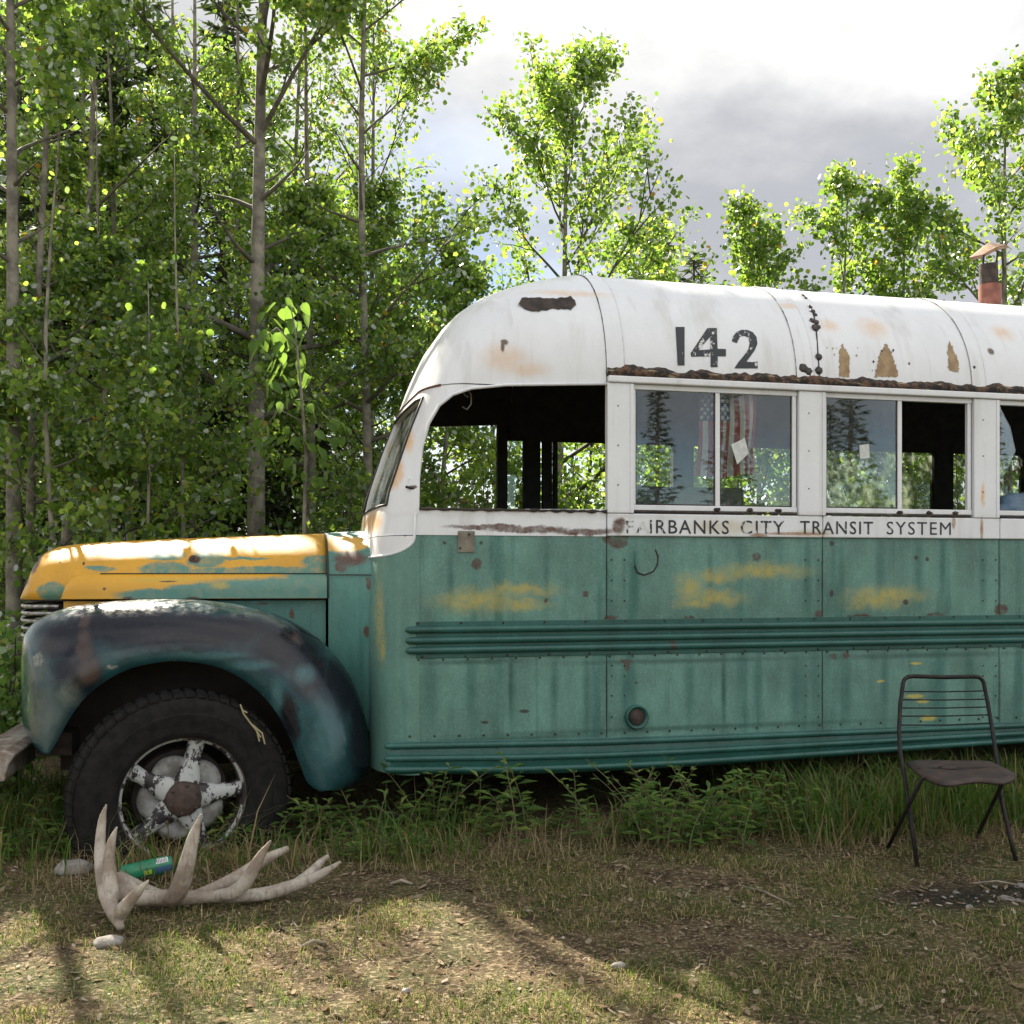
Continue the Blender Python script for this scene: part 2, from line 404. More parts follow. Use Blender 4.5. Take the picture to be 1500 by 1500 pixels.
# ================================================================== BUS
WID = 2.40
XR = 6.6                                          # rear end, outside the picture
ZDRIP, ZSILL, ZBELT = 2.166, 1.516, 1.390
bus = empty('transit_bus', (0.5, 1.2, 0.0), 'derelict green and white bus with a yellow hood parked in the weeds', 'bus')
XB = P(541, 900, 0.28)[0]                         # front of the lower body

white_rust = (0.42, 0.20, 0.09)
white_p = paint('white_paint', (0.74, 0.755, 0.775), [
    ((0.68, 0.42, 0.20, 0.55), [B(742, 525, 34, 22), B(770, 540, 34, 12), B(1295, 473, 22, 17), B(1230, 470, 14, 10), B(1490, 480, 16, 12), B(850, 415, 60, 7), B(1180, 435, 16, 6)], 0.8, 0.06, 0.4),
    ((0.70, 0.38, 0.10, 0.8), [B(582, 690, 9, 22, .15), B(598, 640, 7, 26, .15), B(577, 705, 8, 14, .15), B(1437, 725, 3, 16), B(552, 760, 8, 20, .2)], 0.7, 0.04, 0.2),
    ((0.095, 0.048, 0.03, 1.0), [B(700, 772, 50, 4), B(775, 776, 66, 5.5), B(855, 779, 50, 5), B(905, 772, 10, 12), B(740, 771, 30, 3), B(908, 765, 9, 8)], 0.4, 0.06, 0.35),
    ((0.10, 0.06, 0.04, 0.95), [B(740, 500, 6, 5), B(737, 507, 3, 9), B(1460, 512, 5, 5), B(603, 715, 6, 3, .1)], 0.4, 0.01, 0.0),
    ((0.45, 0.43, 0.40, 0.35), [B(820, 755, 240, 5), B(1200, 755, 320, 5)], 0.8, 0.05, 0.6),
    ((0.48, 0.40, 0.22, 0.6), [B(1060, 772, 60, 10), B(1190, 780, 30, 5)], 0.8, 0.05, 0.4),
    ((0.30, 0.15, 0.07, 0.9), [B(1165, 782, 50, 2.5), B(1110, 784, 14, 3), B(1436, 775, 2.5, 16), B(1395, 765, 3, 10)], 0.4, 0.012, 0.3),
], var=0.03, rough=0.32, streak=(6.0, (0.50, 0.49, 0.47), 0.5), bump=0.05, speck=(0.30, 0.24, 0.2, 0.12), mott=0.05)
yel = (0.42, 0.35, 0.08, 0.8)
green_p = paint('green_paint', (0.118, 0.25, 0.208), [
    ((0.025, 0.105, 0.085, 0.75), [B(630, 1010, 12, 60), B(750, 1000, 6, 70), B(812, 1010, 6, 60), B(920, 1010, 14, 50), B(1060, 1010, 5, 60), B(1166, 1010, 10, 60), B(1296, 1000, 6, 60), B(1370, 1000, 14, 65), B(1290, 830, 8, 55), B(1345, 830, 8, 50), B(1380, 820, 4, 50), B(720, 810, 4, 30), B(930, 850, 8, 50), B(1184, 850, 5, 55), B(690, 1005, 9, 55), B(860, 1010, 6, 60), B(1010, 1005, 8, 55), B(1110, 1000, 7, 60), B(1240, 1000, 7, 60), B(1420, 990, 8, 60), B(660, 850, 5, 50), B(800, 840, 5, 45), B(1040, 840, 5, 45), B(1440, 840, 6, 50)], 0.9, 0.016, 0.35),
    ((0.02, 0.07, 0.055, 0.75), [B(889, 850, 2.2, 58), B(889, 1015, 2.2, 52), B(1205, 850, 2.2, 58), B(1205, 1015, 2.2, 52), B(1465, 850, 2.2, 58), B(1465, 1015, 2.2, 52), B(690, 970, 90, 4), B(1000, 968, 180, 4), B(1350, 960, 160, 4), B(748, 1000, 3, 55), B(1060, 1000, 3, 60), B(608, 1010, 4, 55), B(1005, 1066, 300, 4), B(745, 1082, 150, 4)], 0.9, 0.012, 0.3),
    ((0.03, 0.11, 0.09, 0.5), [B(915, 850, 4, 40), B(915, 1020, 4, 45), B(1180, 850, 4, 40), B(1180, 1020, 4, 45), B(1199, 850, 4, 40), B(1199, 1020, 4, 45), ], 0.9, 0.014, 0.2),
    (yel, [B(700, 880, 62, 16), B(760, 864, 55, 10), B(760, 885, 45, 8), B(1010, 862, 20, 20), B(1050, 845, 30, 10), B(1120, 836, 62, 11), B(1050, 876, 40, 12), B(1020, 884, 30, 8), B(1300, 872, 55, 12), B(1280, 880, 40, 10), B(560, 900, 7, 50, .05), B(560, 950, 6, 30, .05)], 0.95, 0.13, 0.6),
    ((0.55, 0.42, 0.06, 0.8), [B(1342, 972, 9, 2), B(1290, 998, 6, 2), B(1352, 1027, 9, 3), B(1360, 1052, 12, 4), B(1340, 1020, 14, 3)], 0.5, 0.02, 0.4),
    ((0.070, 0.036, 0.026, 0.95), [B(905, 795, 16, 8), B(890, 790, 8, 6), B(912, 788, 10, 4), B(858, 871, 5, 5), B(698, 826, 8, 8), B(1108, 816, 6, 7), B(1467, 893, 10, 8), B(1200, 900, 6, 6), B(1370, 901, 14, 3), B(1260, 903, 20, 3), B(895, 905, 12, 3), B(1010, 906, 8, 4), B(918, 975, 4, 10), B(918, 968, 10, 3), B(800, 880, 3, 3), B(1240, 960, 5, 5), B(1221, 962, 5, 4)], 0.22, 0.045, 0.5),
    ((0.03, 0.022, 0.02, 0.9), [B(1219, 796, 4, 4), B(1218, 869, 3, 5), B(1327, 882, 4, 4), B(1342, 817, 3, 3), B(1358, 819, 3, 3), B(705, 795, 3, 3), B(651, 795, 3, 3), B(768, 1042, 8, 3), B(710, 1058, 6, 2.5), B(932, 1000, 2, 2)], 0.4, 0.012, 0.0),
], var=0.14, rough=0.42, streak=(9.0, (0.04, 0.14, 0.115), 0.8), bump=0.12, speck=(0.30, 0.40, 0.36, 0.3), mott=0.32)
teal_rail = paint('teal_rail', (0.022, 0.105, 0.088), [((0.07, 0.04, 0.03, 0.9), [B(985, 945, 5, 9), B(1180, 985, 9, 5), B(890, 990, 20, 8)], 0.5, 0.02, 0.3)], var=0.15, rough=0.32, bump=0.1, speck=(0.10, 0.22, 0.19, 0.4), mott=0.25)
corner_p = paint('corner_paint', (0.118, 0.25, 0.208), [
    ((0.50, 0.40, 0.10, 0.6), [B(558, 905, 6, 60, .05), B(562, 950, 5, 30, .05)], 0.9, 0.03, 0.7),
    ((0.74, 0.75, 0.76), [(X0(546), Z0(546, 786), X0(607) - X0(546), Z0(546, 786) - Z0(546, 815))], 0.012, 0.0, 0.0),
    ((0.12, 0.06, 0.04, 0.9), [B(585, 771, 4, 4), B(594, 783, 3, 3)], 0.4, 0.01, 0.0),
], var=0.12, rough=0.4, streak=(10.0, (0.05, 0.16, 0.13), 0.45), bump=0.1, speck=(0.3, 0.4, 0.36, 0.25), mott=0.2)
YH = 0.5
hood_p = paint('hood_paint', (0.66, 0.34, 0.025), [
    ((0.08, 0.21, 0.17), [B(400, 838, 150, 9, YH), B(240, 835, 42, 14, YH), B(235, 812, 34, 10, YH), B(300, 820, 30, 14, YH), B(68, 868, 26, 17, YH), B(470, 826, 30, 14, YH), B(140, 833, 26, 5, YH), B(340, 818, 60, 3, YH)], 0.22, 0.05, 0.5),
    ((0.10, 0.05, 0.035), [B(60, 825, 9, 18, 0.9), B(50, 845, 6, 16, 0.9)], 0.3, 0.02, 0.0),
    ((0.05, 0.03, 0.02), [B(113, 825, 2, 3, YH), B(75, 823, 2, 1.5, YH), B(283, 819, 8, 7, YH)], 0.4, 0.01, 0.0),
], var=0.08, rough=0.34, bump=0.08, speck=(0.2, 0.15, 0.05, 0.3), mott=0.12)
bulge_p = paint('hood_bulge_paint', (0.66, 0.34, 0.025), [
    ((0.075, 0.22, 0.185), [B(420, 864, 160, 20, YH), B(250, 872, 85, 12, YH), B(310, 862, 70, 9, YH), B(480, 850, 70, 26, YH)], 0.25, 0.05, 0.1),
    ((0.50, 0.36, 0.05, 0.7), [B(322, 858, 14, 6, YH), B(240, 850, 60, 4, YH)], 0.6, 0.04, 0.5),
    ((0.06, 0.035, 0.025, 0.9), [B(245, 852, 14, 1.3, YH), B(150, 863, 3, 2.5, YH), B(185, 876, 8, 2, YH), B(282, 876, 10, 2.5, YH)], 0.4, 0.012, 0.0),
], var=0.05, rough=0.24, bump=0.06, speck=(0.5, 0.45, 0.25, 0.3))
cowl_p = paint('cowl_paint', (0.09, 0.245, 0.205), [
    ((0.62, 0.36, 0.08), [B(505, 795, 40, 14, 0.4)], 0.2, 0.02, 0.0),
    ((0.10, 0.048, 0.034), [B(515, 818, 26, 13, 0.4), B(500, 830, 10, 9, 0.4), B(540, 855, 4, 12, 0.3), B(538, 925, 4, 10, 0.3), B(428, 900, 4, 8, 0.5), B(385, 885, 8, 3, 0.5)], 0.35, 0.05, 0.3),
    ((0.66, 0.34, 0.025), [B(110, 890, 50, 14, 0.5)], 0.2, 0.02, 0.2),
], var=0.1, rough=0.4, streak=(16.0, (0.04, 0.13, 0.11), 0.5), bump=0.1, speck=(0.3, 0.4, 0.36, 0.2), mott=0.2)
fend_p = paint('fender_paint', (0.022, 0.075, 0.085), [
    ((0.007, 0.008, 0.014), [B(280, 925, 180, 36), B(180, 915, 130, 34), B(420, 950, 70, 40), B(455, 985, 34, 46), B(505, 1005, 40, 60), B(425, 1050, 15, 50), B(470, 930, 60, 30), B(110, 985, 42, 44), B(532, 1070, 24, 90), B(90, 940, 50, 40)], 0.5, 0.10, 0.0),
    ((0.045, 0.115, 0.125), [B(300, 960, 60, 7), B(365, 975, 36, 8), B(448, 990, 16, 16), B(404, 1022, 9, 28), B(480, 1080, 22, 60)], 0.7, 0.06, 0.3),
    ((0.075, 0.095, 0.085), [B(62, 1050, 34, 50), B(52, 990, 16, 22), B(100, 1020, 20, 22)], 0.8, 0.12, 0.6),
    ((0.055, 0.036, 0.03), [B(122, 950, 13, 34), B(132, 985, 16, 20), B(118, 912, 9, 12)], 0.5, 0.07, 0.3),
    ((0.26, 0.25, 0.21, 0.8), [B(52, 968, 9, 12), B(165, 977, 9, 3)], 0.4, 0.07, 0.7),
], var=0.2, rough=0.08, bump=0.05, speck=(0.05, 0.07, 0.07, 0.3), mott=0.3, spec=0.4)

# ---- body shell: stacked plan outlines with a rounded front
RA, RBZ = 0.72, 0.645                             # roof shoulder ellipse
ZTOP = ZDRIP + RBZ
def yn(z):
    if z <= ZDRIP: return 0.0
    s = min(1.0, (z - ZDRIP) / RBZ)
    return RA * (1 - math.sqrt(max(0.0, 1 - s * s)))
prof = [(541, 1140, .28), (541, 900, .28), (542, 800, .5), (547, 735, .8), (571, 660, .9), (592, 607, .9), (611, 560, .8), (622, 536, .7), (640, 500, .65), (665, 465, .6), (700, 437, .6), (735, 420, .6), (770, 410, .6), (820, 403.5, .6)]
pz = [P(*q)[2] for q in prof]; pxx = [P(*q)[0] for q in prof]
pz.append(ZTOP); pxx.append(X0(888) - 0.08)
_k = np.argsort(pz); pz = np.array(pz)[_k]; pxx = np.array(pxx)[_k]
def xf(z): return float(np.interp(z, pz, pxx))
XJ = X0(888)                                      # seam behind the driver's window
def ring(z, ns=14, nc=12, nf=8, xr=None):
    xr = XJ if xr is None else xr
    y0 = yn(z); y1 = WID - y0; x = min(xf(z), xr - 0.08)
    h = min(1.0, max(0.0, (z - 2.1) / (ZTOP - 2.1)))
    rx = 0.20 + 0.22 * h; ry = min(0.34 + 0.2 * h, (y1 - y0) * 0.48)
    rx = min(rx, xr - x - 0.01)
    bow = 0.05
    out = [(xr + (x + rx - xr) * i / ns, y0, z) for i in range(ns)]
    for i in range(nc + 1):
        a = math.pi / 2 * (1 - i / nc); out.append((x + rx * (1 - math.cos(a)), y0 + ry * (1 - math.sin(a)), z))
    for i in range(1, nf):
        t = i / nf; out.append((x - bow * math.sin(math.pi * t) + 0.06 * t, y0 + ry + (y1 - y0 - 2 * ry) * t, z))
    for i in range(nc + 1):
        a = math.pi / 2 * (i / nc); out.append((x + 0.06 + (rx + 0.1) * (1 - math.cos(a)), y1 - ry * (1 - math.sin(a)), z))
    xe = out[-1][0]
    out += [(xe + (xr - xe) * i / ns, y1, z) for i in range(1, ns + 1)]
    return out
def shell(name, zs, mat_out, top=False, cuts=(), thick=0.03, inner=None, xr=None):
    mb = MB(); rows = [ring(z, xr=xr) for z in zs]; mb.grid(rows)
    if top:
        n = len(rows[0]); k = len(mb.v) - n
        for i in range(n // 2 - 1 + n % 2):
            a, b = k + i, k + n - 1 - i
            if b - a > 1: mb.f.append((a, a + 1, b - 1, b) if b - 1 > a + 1 else (a, a + 1, b)); mb.m.append(0)
    o = mb.build(name, [mat_out, inner or dark_in], bus, smooth=True)
    # make normals point outwards (away from the bus middle)
    me = o.data; c = Vector((3.0, 1.2, 1.2)); s = sum(p.normal.dot(p.center - c) for p in me.polygons)
    if s < 0: me.flip_normals()
    md = o.modifiers.new('solid', 'SOLIDIFY'); md.thickness = thick; md.offset = -1; md.material_offset = 1
    tmp = []
    for poly, d in cuts:
        q = MB().prism(poly, d).build('cutter', [mat_out, inner or dark_in]); tmp.append(q)
        b = o.modifiers.new('cut', 'BOOLEAN'); b.operation = 'DIFFERENCE'; b.solver = 'EXACT'; b.object = q
    bake(o)
    for q in tmp: bpy.data.objects.remove(q)
    o.data.set_sharp_from_angle(angle=R(32))
    return o
dw = [(612, 746, .06), (613, 700, .06), (618, 655, .06), (628, 620, .05), (643, 594, .03), (663, 578, 0), (690, 569, 0), (740, 564, 0), (895, 562, 0), (895, 746, 0)]
dwin = [(P(a, b, y)[0], -0.2, P(a, b, y)[2]) for a, b, y in dw]
far_open = [(-0.45, 2.2, ZSILL), (XJ + .2, 2.2, ZSILL), (XJ + .2, 2.2, 2.13), (P(736, 640, WID)[0], 2.2, 2.13), (P(736, 640, WID)[0], 2.2, 2.24), (-0.45, 2.2, 2.20)]
ws = []
for ya, yb in ((0.17, 1.12), (1.28, 2.2)):
    ws.append(([(-1.4, ya, 1.535), (-1.4, yb, 1.535), (-1.4, yb - .02, 2.055), (-1.4, ya + .02, 2.055)], (0.97, 0, 0)))
ZSP = 2.098
pil = shell('front_pillar', list(np.linspace(ZBELT + .002, ZSP - .003, 22)), white_p, cuts=[(dwin, (0, 0.62, 0)), (far_open, (0, 0.6, 0))] + ws)
th = np.linspace(0, math.pi / 2 * 0.985, 16)
cap = shell('front_cap', [ZSP + .003, ZDRIP - .03] + [ZDRIP + RBZ * math.sin(a) for a in th], white_p, top=True, cuts=[(dwin, (0, 0.62, 0)), (far_open, (0, 0.6, 0))])
low = shell('front_corner', list(np.linspace(0.285, ZBELT - .002, 12)), corner_p, xr=xf(1.0) + 0.205 + 0.004)

def shell_pt(z, y, inset=0.0):
    rg = ring(z); rg = rg[14:-14]
    return (float(np.interp(y, [q[1] for q in rg], [q[0] for q in rg])) + inset, y, z)
for ya, yb in ((0.17, 1.12), (1.28, 2.2)):
    wsf = MB()
    ys_ = np.linspace(ya, yb, 10); zs_ = np.linspace(1.54, 2.05, 8)
    w = MB().grid([[shell_pt(z, y, 0.018) for y in ys_] for z in zs_]).build('windshield', glass_ws, bus, smooth=True)
    loop = [shell_pt(1.538, y, -.002) for y in ys_] + [shell_pt(z, yb, -.002) for z in zs_] + [shell_pt(2.052, y, -.002) for y in ys_[::-1]] + [shell_pt(z, ya, -.002) for z in zs_[::-1]]
    MB().tube(loop + loop[:1], 0.007, 6).build('rubber_seal', black_rubber, w, smooth=True)
# beads: window lip, seam lip and the rounded edge of the white corner
lip = [P(a, b, y) + np.array((0, -.004, 0)) for a, b, y in dw[:9]]
MB().tube(lip, 0.008, 6).build('window_lip', white_p, bus, smooth=True)
cb = []
for i in range(13):
    a = math.pi / 2 * i / 12
    x = X0(546) + (X0(607) - X0(546)) * math.cos(a) * 1.0; z = Z0(546, 786) - (Z0(546, 786) - Z0(546, 815)) * math.sin(a)
    yy = 0.0
    rg = ring(z)[:28]
    yy = float(np.interp(-x, [-q[0] for q in rg], [q[1] for q in rg]))
    cb.append((x, yy - 0.003, z))
cb = [(cb[0][0] + 0.004, cb[0][1], Z0(607, 752))] + cb
MB().tube(cb, 0.007, 6).build('corner_bead', white_p, bus, smooth=True)
se = [(q[0], q[1] - .002, ZSP) for q in ring(ZSP) if q[1] < 1.3 and q[0] < P(652, 577)[0]]
MB().tube([(q[0] - .002, q[1], q[2]) for q in se], 0.006, 6).build('seam_strip', rust, bus, smooth=True)

# ---- roof behind the driver's window: panels with raised ribs
def roof_section(x0, x1, lift, n=18, inset=0.0):
    pts = []
    prof = [(yn(ZDRIP + RBZ * math.sin(a)) , ZDRIP + RBZ * math.sin(a)) for a in np.linspace(0, math.pi / 2, n)]
    prof = prof + [(WID - y, z) for y, z in prof[::-1]]
    c = Vector((0, WID / 2, 1.7))
    def off(i):
        a = prof[max(i - 1, 0)]; b = prof[min(i + 1, len(prof) - 1)]
        d = Vector((b[0] - a[0], b[1] - a[1])); d = d.normalized() if d.length > 1e-6 else Vector((1, 0))
        return Vector((-d.y, d.x))
    q = [(prof[i][0] + off(i).x * lift, prof[i][1] + off(i).y * lift) for i in range(len(prof))]
    return [[(x, a, b) for a, b in q] for x in (x0, x1)]
ribs = [(X0(889), X0(914)), (X0(1167), X0(1191)), (X0(1424), X0(1443)), (3.42, 3.5), (4.45, 4.53), (5.48, 5.56)]
edges = [XJ] + [a for r in ribs for a in r] + [XR]
panels = []
for i in range(len(ribs)):
    a, b = ribs[i]
    MB().grid(roof_section(a, b, 0.006)).build('roof_rib', white_p, bus, smooth=True)
    for e, pxr in ((a, 0), (b, 0)):
        MB().tube([q for q in roof_section(e, e, 0.004)[0]], 0.0024, 5).build('roof_seam', seam_m, bus, smooth=True)
    nx = ribs[i + 1][0] if i + 1 < len(ribs) else XR
    o = MB().grid(roof_section(b, nx, 0.0)).build('roof_panel', white_p, bus, smooth=True); panels.append(o)
MB().grid(roof_section(XJ, XR, -0.05)).build('ceiling', dark_in, bus, smooth=True)

def on_roof(px, py, lift=0.002):
    """photo pixel -> point on the roof skin behind the driver's window (walks along the ray)"""
    lo, hi = 4.0, None
    f = lambda t: (lambda p: p[2] - (ZDRIP + RBZ * math.sqrt(max(0, 1 - (1 - min(p[1], RA) / RA) ** 2))) if p[1] > 0 else 1.0)(PT(px, py, t))
    u = (px - CX) / F
    t0 = (0 - CAM[1]) / (CA - u * SA); t = t0
    # before the skin the ray is above the side line (f > 0) once past Y = 0 on the curved shoulder
    prev = t0 + 1e-4
    for i in range(400):
        t = t0 + 1e-4 + i * 0.003
        if f(t) < 0:
            a, b = prev, t
            for _ in range(20):
                m_ = (a + b) / 2
                if f(m_) < 0: b = m_
                else: a = m_
            t = (a + b) / 2; break
        prev = t
    p = PT(px, py, t)
    y = min(max(p[1], 0.0), RA); s = 1 - y / RA
    nrm = np.array((0, -s / RA, math.sqrt(max(0, 1 - s * s)) / RBZ)); nrm /= np.linalg.norm(nrm)
    return p + nrm * lift
def on_cap(px, py, lift=0.003):
    """photo pixel -> point on the side of the front cap (same shoulder curve, straight part)"""
    return on_roof(px, py, lift)
def decal(name, polys, mat, parent, surf, lift=0.002, sub=6, label=None):
    """flat print: polygons in photo pixels (outer, holes...) cut into small faces and laid on a surface"""
    bm = bmesh.new()
    for loops in polys:
        pts = [[Vector((x, y, 0)) for x, y in lp] for lp in loops]
        tris = tessellate_polygon(pts); fl = [p for lp in pts for p in lp]
        vs_ = [bm.verts.new(p) for p in fl]
        for t in tris:
            try: bm.faces.new([vs_[i] for i in t])
            except ValueError: pass
    for _ in range(3):
        es = [e for e in bm.edges if e.calc_length() > sub]
        if es: bmesh.ops.subdivide_edges(bm, edges=es, cuts=1)
    bmesh.ops.triangulate(bm, faces=bm.faces)
    for v in bm.verts: v.co = Vector(surf(v.co.x, v.co.y, lift))
    bmesh.ops.recalc_face_normals(bm, faces=bm.faces)
    me = bpy.data.meshes.new(name); bm.to_mesh(me); bm.free(); me.materials.append(mat)
    o = link(name, me, parent)
    if label: o['label'] = label
    return o
def z3(pts): return [(860 + x / 3.75, 400 + y / 3.75) for x, y in pts]
def rough_poly(pts, amp=1.0, step=3.0, seed=0):
    out = []; rr = random.Random(seed)
    for i in range(len(pts)):
        a = pts[i]; b = pts[(i + 1) % len(pts)]; L = math.hypot(b[0] - a[0], b[1] - a[1]); n = max(1, int(L / step))
        for k in range(n):
            t = k / n; out.append((a[0] + (b[0] - a[0]) * t + rr.uniform(-amp, amp), a[1] + (b[1] - a[1]) * t + rr.uniform(-amp, amp)))
    return out
decal('painted_digit', [[z3([(485, 297), (535, 297), (535, 508), (497, 508)])]], letter_m, panels[0], on_roof, label='black digit 1')
decal('painted_digit', [[z3([(660, 303), (712, 303), (716, 416), (762, 418), (762, 458), (717, 458), (717, 517), (678, 517), (678, 458), (572, 460), (568, 440)]), z3([(676, 350), (612, 424), (677, 420)])]], letter_m, panels[0], on_roof, label='black digit 4')
ctr = [(795, 375), (802, 348), (820, 325), (848, 313), (880, 313), (910, 326), (930, 352), (935, 390), (920, 425), (895, 460), (875, 487), (905, 490), (935, 485), (937, 524), (808, 524), (830, 490), (860, 455), (885, 420), (893, 385), (885, 355), (862, 345), (840, 350), (830, 368), (822, 385)]
decal('painted_digit', [[z3(ctr)]], letter_m, panels[0], on_roof, label='black digit 2')
tan = plain('bare_tan', (0.36, 0.26, 0.14), 0.7, c2=(0.26, 0.17, 0.09), scale=20)
for k, q in enumerate([[(1229, 552), (1229, 515), (1234, 504), (1243, 518), (1244, 530), (1243, 552)], [(1281, 552), (1287, 525), (1292, 512), (1297, 503), (1305, 515), (1312, 535), (1316, 552)], [(1389, 540), (1388, 515), (1390, 499), (1396, 512), (1402, 524), (1404, 545), (1394, 545)]]):
    decal('peeled_patch', [[rough_poly(q, 1.5, 2.2, k)]], tan, panels[1], on_roof, label='tan patch of peeled paint')
    rc = random.Random(40 + k); cxp = sum(a for a, b in q) / len(q); chips = []
    for _ in range(9):
        a, b = cxp + rc.gauss(0, 13), rc.uniform(508, 549); r_ = rc.uniform(.5, 1.9)
        chips.append([[(a + r_ * math.cos(t) * rc.uniform(.5, 1.2), b + 1.5 * r_ * math.sin(t) * rc.uniform(.5, 1.2)) for t in (0, 1.2, 2.4, 3.7, 5.0)]])
    o = decal('paint_chip', chips, rust_dark if k % 2 else tan, panels[1], on_roof); o['kind'] = 'stuff'
decal('lamp_scar', [[rough_poly([(759, 447), (765, 437), (800, 437), (815, 438), (835, 435), (843, 441), (843, 448), (836, 454), (810, 453), (785, 457), (770, 454)], 1.0, 4, 9)]], rust_dark, cap, on_cap, 0.004, label='dark rusty scar where a lamp was')
seal_me = MB().blob((0, 0, 0), (0.017, 0.006, 0.017), 2, 0.4, 8).mesh('sealant_dab', tar, True)
for k, (sx, sy, sz) in enumerate([(1176, 433, .7), (1180, 437, .6), (1187, 450, .9), (1190, 456, .9), (1194, 461, .8), (1190, 470, 1.0), (1195, 472, 1.0), (1194, 481, 1.3), (1198, 479, .9), (1199, 523, 1.1), (1176, 540, 1.5), (1184, 545, 1.3), (1199, 543, 1.2), (1427, 539, .7)]):
    o = link('sealant_dab', seal_me, bus); p = on_roof(sx, sy, 0.003); o.location = Vector(p) - wloc(bus)
    s = 1 - p[1] / RA; o.rotation_euler = (-math.atan2(math.sqrt(max(0, 1 - s * s)) / RBZ, s / RA), random.random(), 0); o.scale = (sz, sz, sz)
MB().tube([on_roof(x, y, .002) for x, y in ((1178, 434), (1192, 462), (1196, 490), (1198, 520), (1200, 550))], 0.004, 5).build('sealant_line', tar, bus)

# drip rail and the lumpy strip of old tar above it
MB().box((XJ + .005, -0.028, 2.132), (XR, 0.02, 2.164)).build('drip_rail', white_p, bus, bevel=0.006)
tm, T = M_new('old_tar_strip'); co = obco(T)
n_ = T.noise(co, 26, 5.0, 0.7); n2_ = T.noise(T.vmath('MULTIPLY', co, (8, 4, 40)), 1.0, 4.0, 0.6)
cc = T.mix(T.rng(n_, 0.45, 0.6), c4((0.02, 0.018, 0.016)), c4((0.13, 0.07, 0.04)))
cc = T.mix(T.rng(n2_, 0.56, 0.68), cc, c4((0.36, 0.27, 0.16)))
finish(T, T.n('BsdfPrincipled', {'Base Color': cc, 'Roughness': 0.8, 'Normal': T.n('Bump', {'Strength': 0.8, 'Distance': 0.02, 'Height': n_}).outputs[0]}).outputs[0])
rows = []
for x in np.arange(XJ + .002, 3.2, 0.012):
    hh = 0.050 + 0.022 * noise.noise(Vector((x * 9, 0, 4))) + 0.012 * noise.noise(Vector((x * 31, 0, 1))) + 0.02 * math.exp(-((x - X0(925)) / .08) ** 2) + 0.012 * math.exp(-((x - X0(1190)) / .05) ** 2)
    r = []
    for j in range(6):
        t = j / 5; z = ZDRIP - 0.003 + hh * t; y = yn(z) - 0.016 * math.sin(math.pi * min(1, t + .12)) * (1 + 0.8 * noise.noise(Vector((x * 40, t * 3, 2)))) - 0.001 + 0.006 * (t > .95)
        r.append((x, y, z))
    rows.append(r)
MB().grid(rows).build('tar_strip', tm, bus, smooth=True)

# ---- windows on the near side
post_x = [(X0(888), X0(928)), (X0(1168), X0(1208)), (X0(1424), X0(1462)), (3.30, 3.46), (4.33, 4.49), (5.36, 5.52)]
for k, (a, b) in enumerate(post_x):
    o = MB().box((a + .002, -0.016, ZSILL - .012), (b - .002, 0.03, 2.131)).build('window_post', white_p, bus, bevel=0.005)
    MB().box((b - .022, -0.0195, ZSILL - .01), (b - .004, -0.0165, 2.129)).build('post_flange', white_p, o, bevel=0.001)
    for z in (1.64, 1.83, 2.02): MB().blob((a + .055, -0.017, z), (.004, .003, .004), 0, 0, 6).build('screw', rust, o)
frame_white = white_p
def window(x0, x1, mid, panes, broken=False):
    """sash with a middle bar; panes: which halves still have glass"""
    w = MB(); y0, y1 = 0.0, 0.028
    w.box((x0, y0, 2.106), (x1, y1, 2.131)); w.box((x0, y0, ZSILL + .004), (x1, y1, ZSILL + .03))
    w.box((x0, y0 + .002, ZSILL + .03), (x0 + .012, y1 - .002, 2.106)); w.box((x1 - .026, y0 + .002, ZSILL + .03), (x1 - .004, y1 - .002, 2.106))
    w.box((mid - .012, y0 + .004, ZSILL + .03), (mid + .012, y1 - .004, 2.106))
    wo = w.build('side_window', white_p, bus, bevel=0.003)
    for k, (a, b) in enumerate(((x0 + .012, mid - .012), (mid + .012, x1 - .026))):
        s = MB()
        for (p, q) in (((a, .011, ZSILL + .03), (a + .006, .017, 2.106)), ((b - .006, .011, ZSILL + .03), (b, .017, 2.106)), ((a, .0115, ZSILL + .03), (b, .0165, ZSILL + .037))): s.box(p, q)
        if panes[k]:
            MB().box((a, 0.0125, ZSILL + .03), (b, 0.0155, 2.106)).build('pane', glass, wo)
            s.build('pane_seal', rust_dark, wo)
    s = MB()
    for x in (x0 + .50 * (x1 - x0), x0 + .70 * (x1 - x0), x0 + .88 * (x1 - x0)): s.blob((x, -0.002, ZSILL + .012), (.018, .008, .010), x * 9, .5, 8)
    s.build('rust_clip', rust_dark, wo, smooth=True)
    lp = []
    for x in np.arange(x0, x1, .02): lp.append((x, -0.004 + .003 * noise.noise(Vector((x * 30, 0, 0))), ZSILL - .004 + .004 * noise.noise(Vector((x * 22, 3, 0)))))
    MB().tube(lp, [0.006 + .004 * noise.noise(Vector((p[0] * 40, 1, 1))) for p in lp], 5).build('rust_line', rust_dark, wo)
    return wo
w1 = window(X0(928), X0(1168), X0(1052), (1, 1))
w2 = window(X0(1208), X0(1424), X0(1319), (1, 0))
w3 = window(X0(1462), 3.30, 2.86, (0, 0))
w4 = window(3.46, 4.33, 3.88, (1, 1)); w5 = window(4.49, 5.36, 4.9, (1, 1)); w6 = window(5.52, 6.5, 6.0, (1, 1))
for pts in ([(1462, 748), (1462, 585), (1467, 600), (1480, 625), (1488, 660), (1475, 690), (1466, 700)],):
    MB().prism([P(x, y, 0.012) for x, y in pts], (0, .003, 0)).build('broken_pane', glass, w3)
tape = plain('tape', (0.62, 0.66, 0.62), 0.6, c2=(0.5, 0.52, 0.5), scale=40)
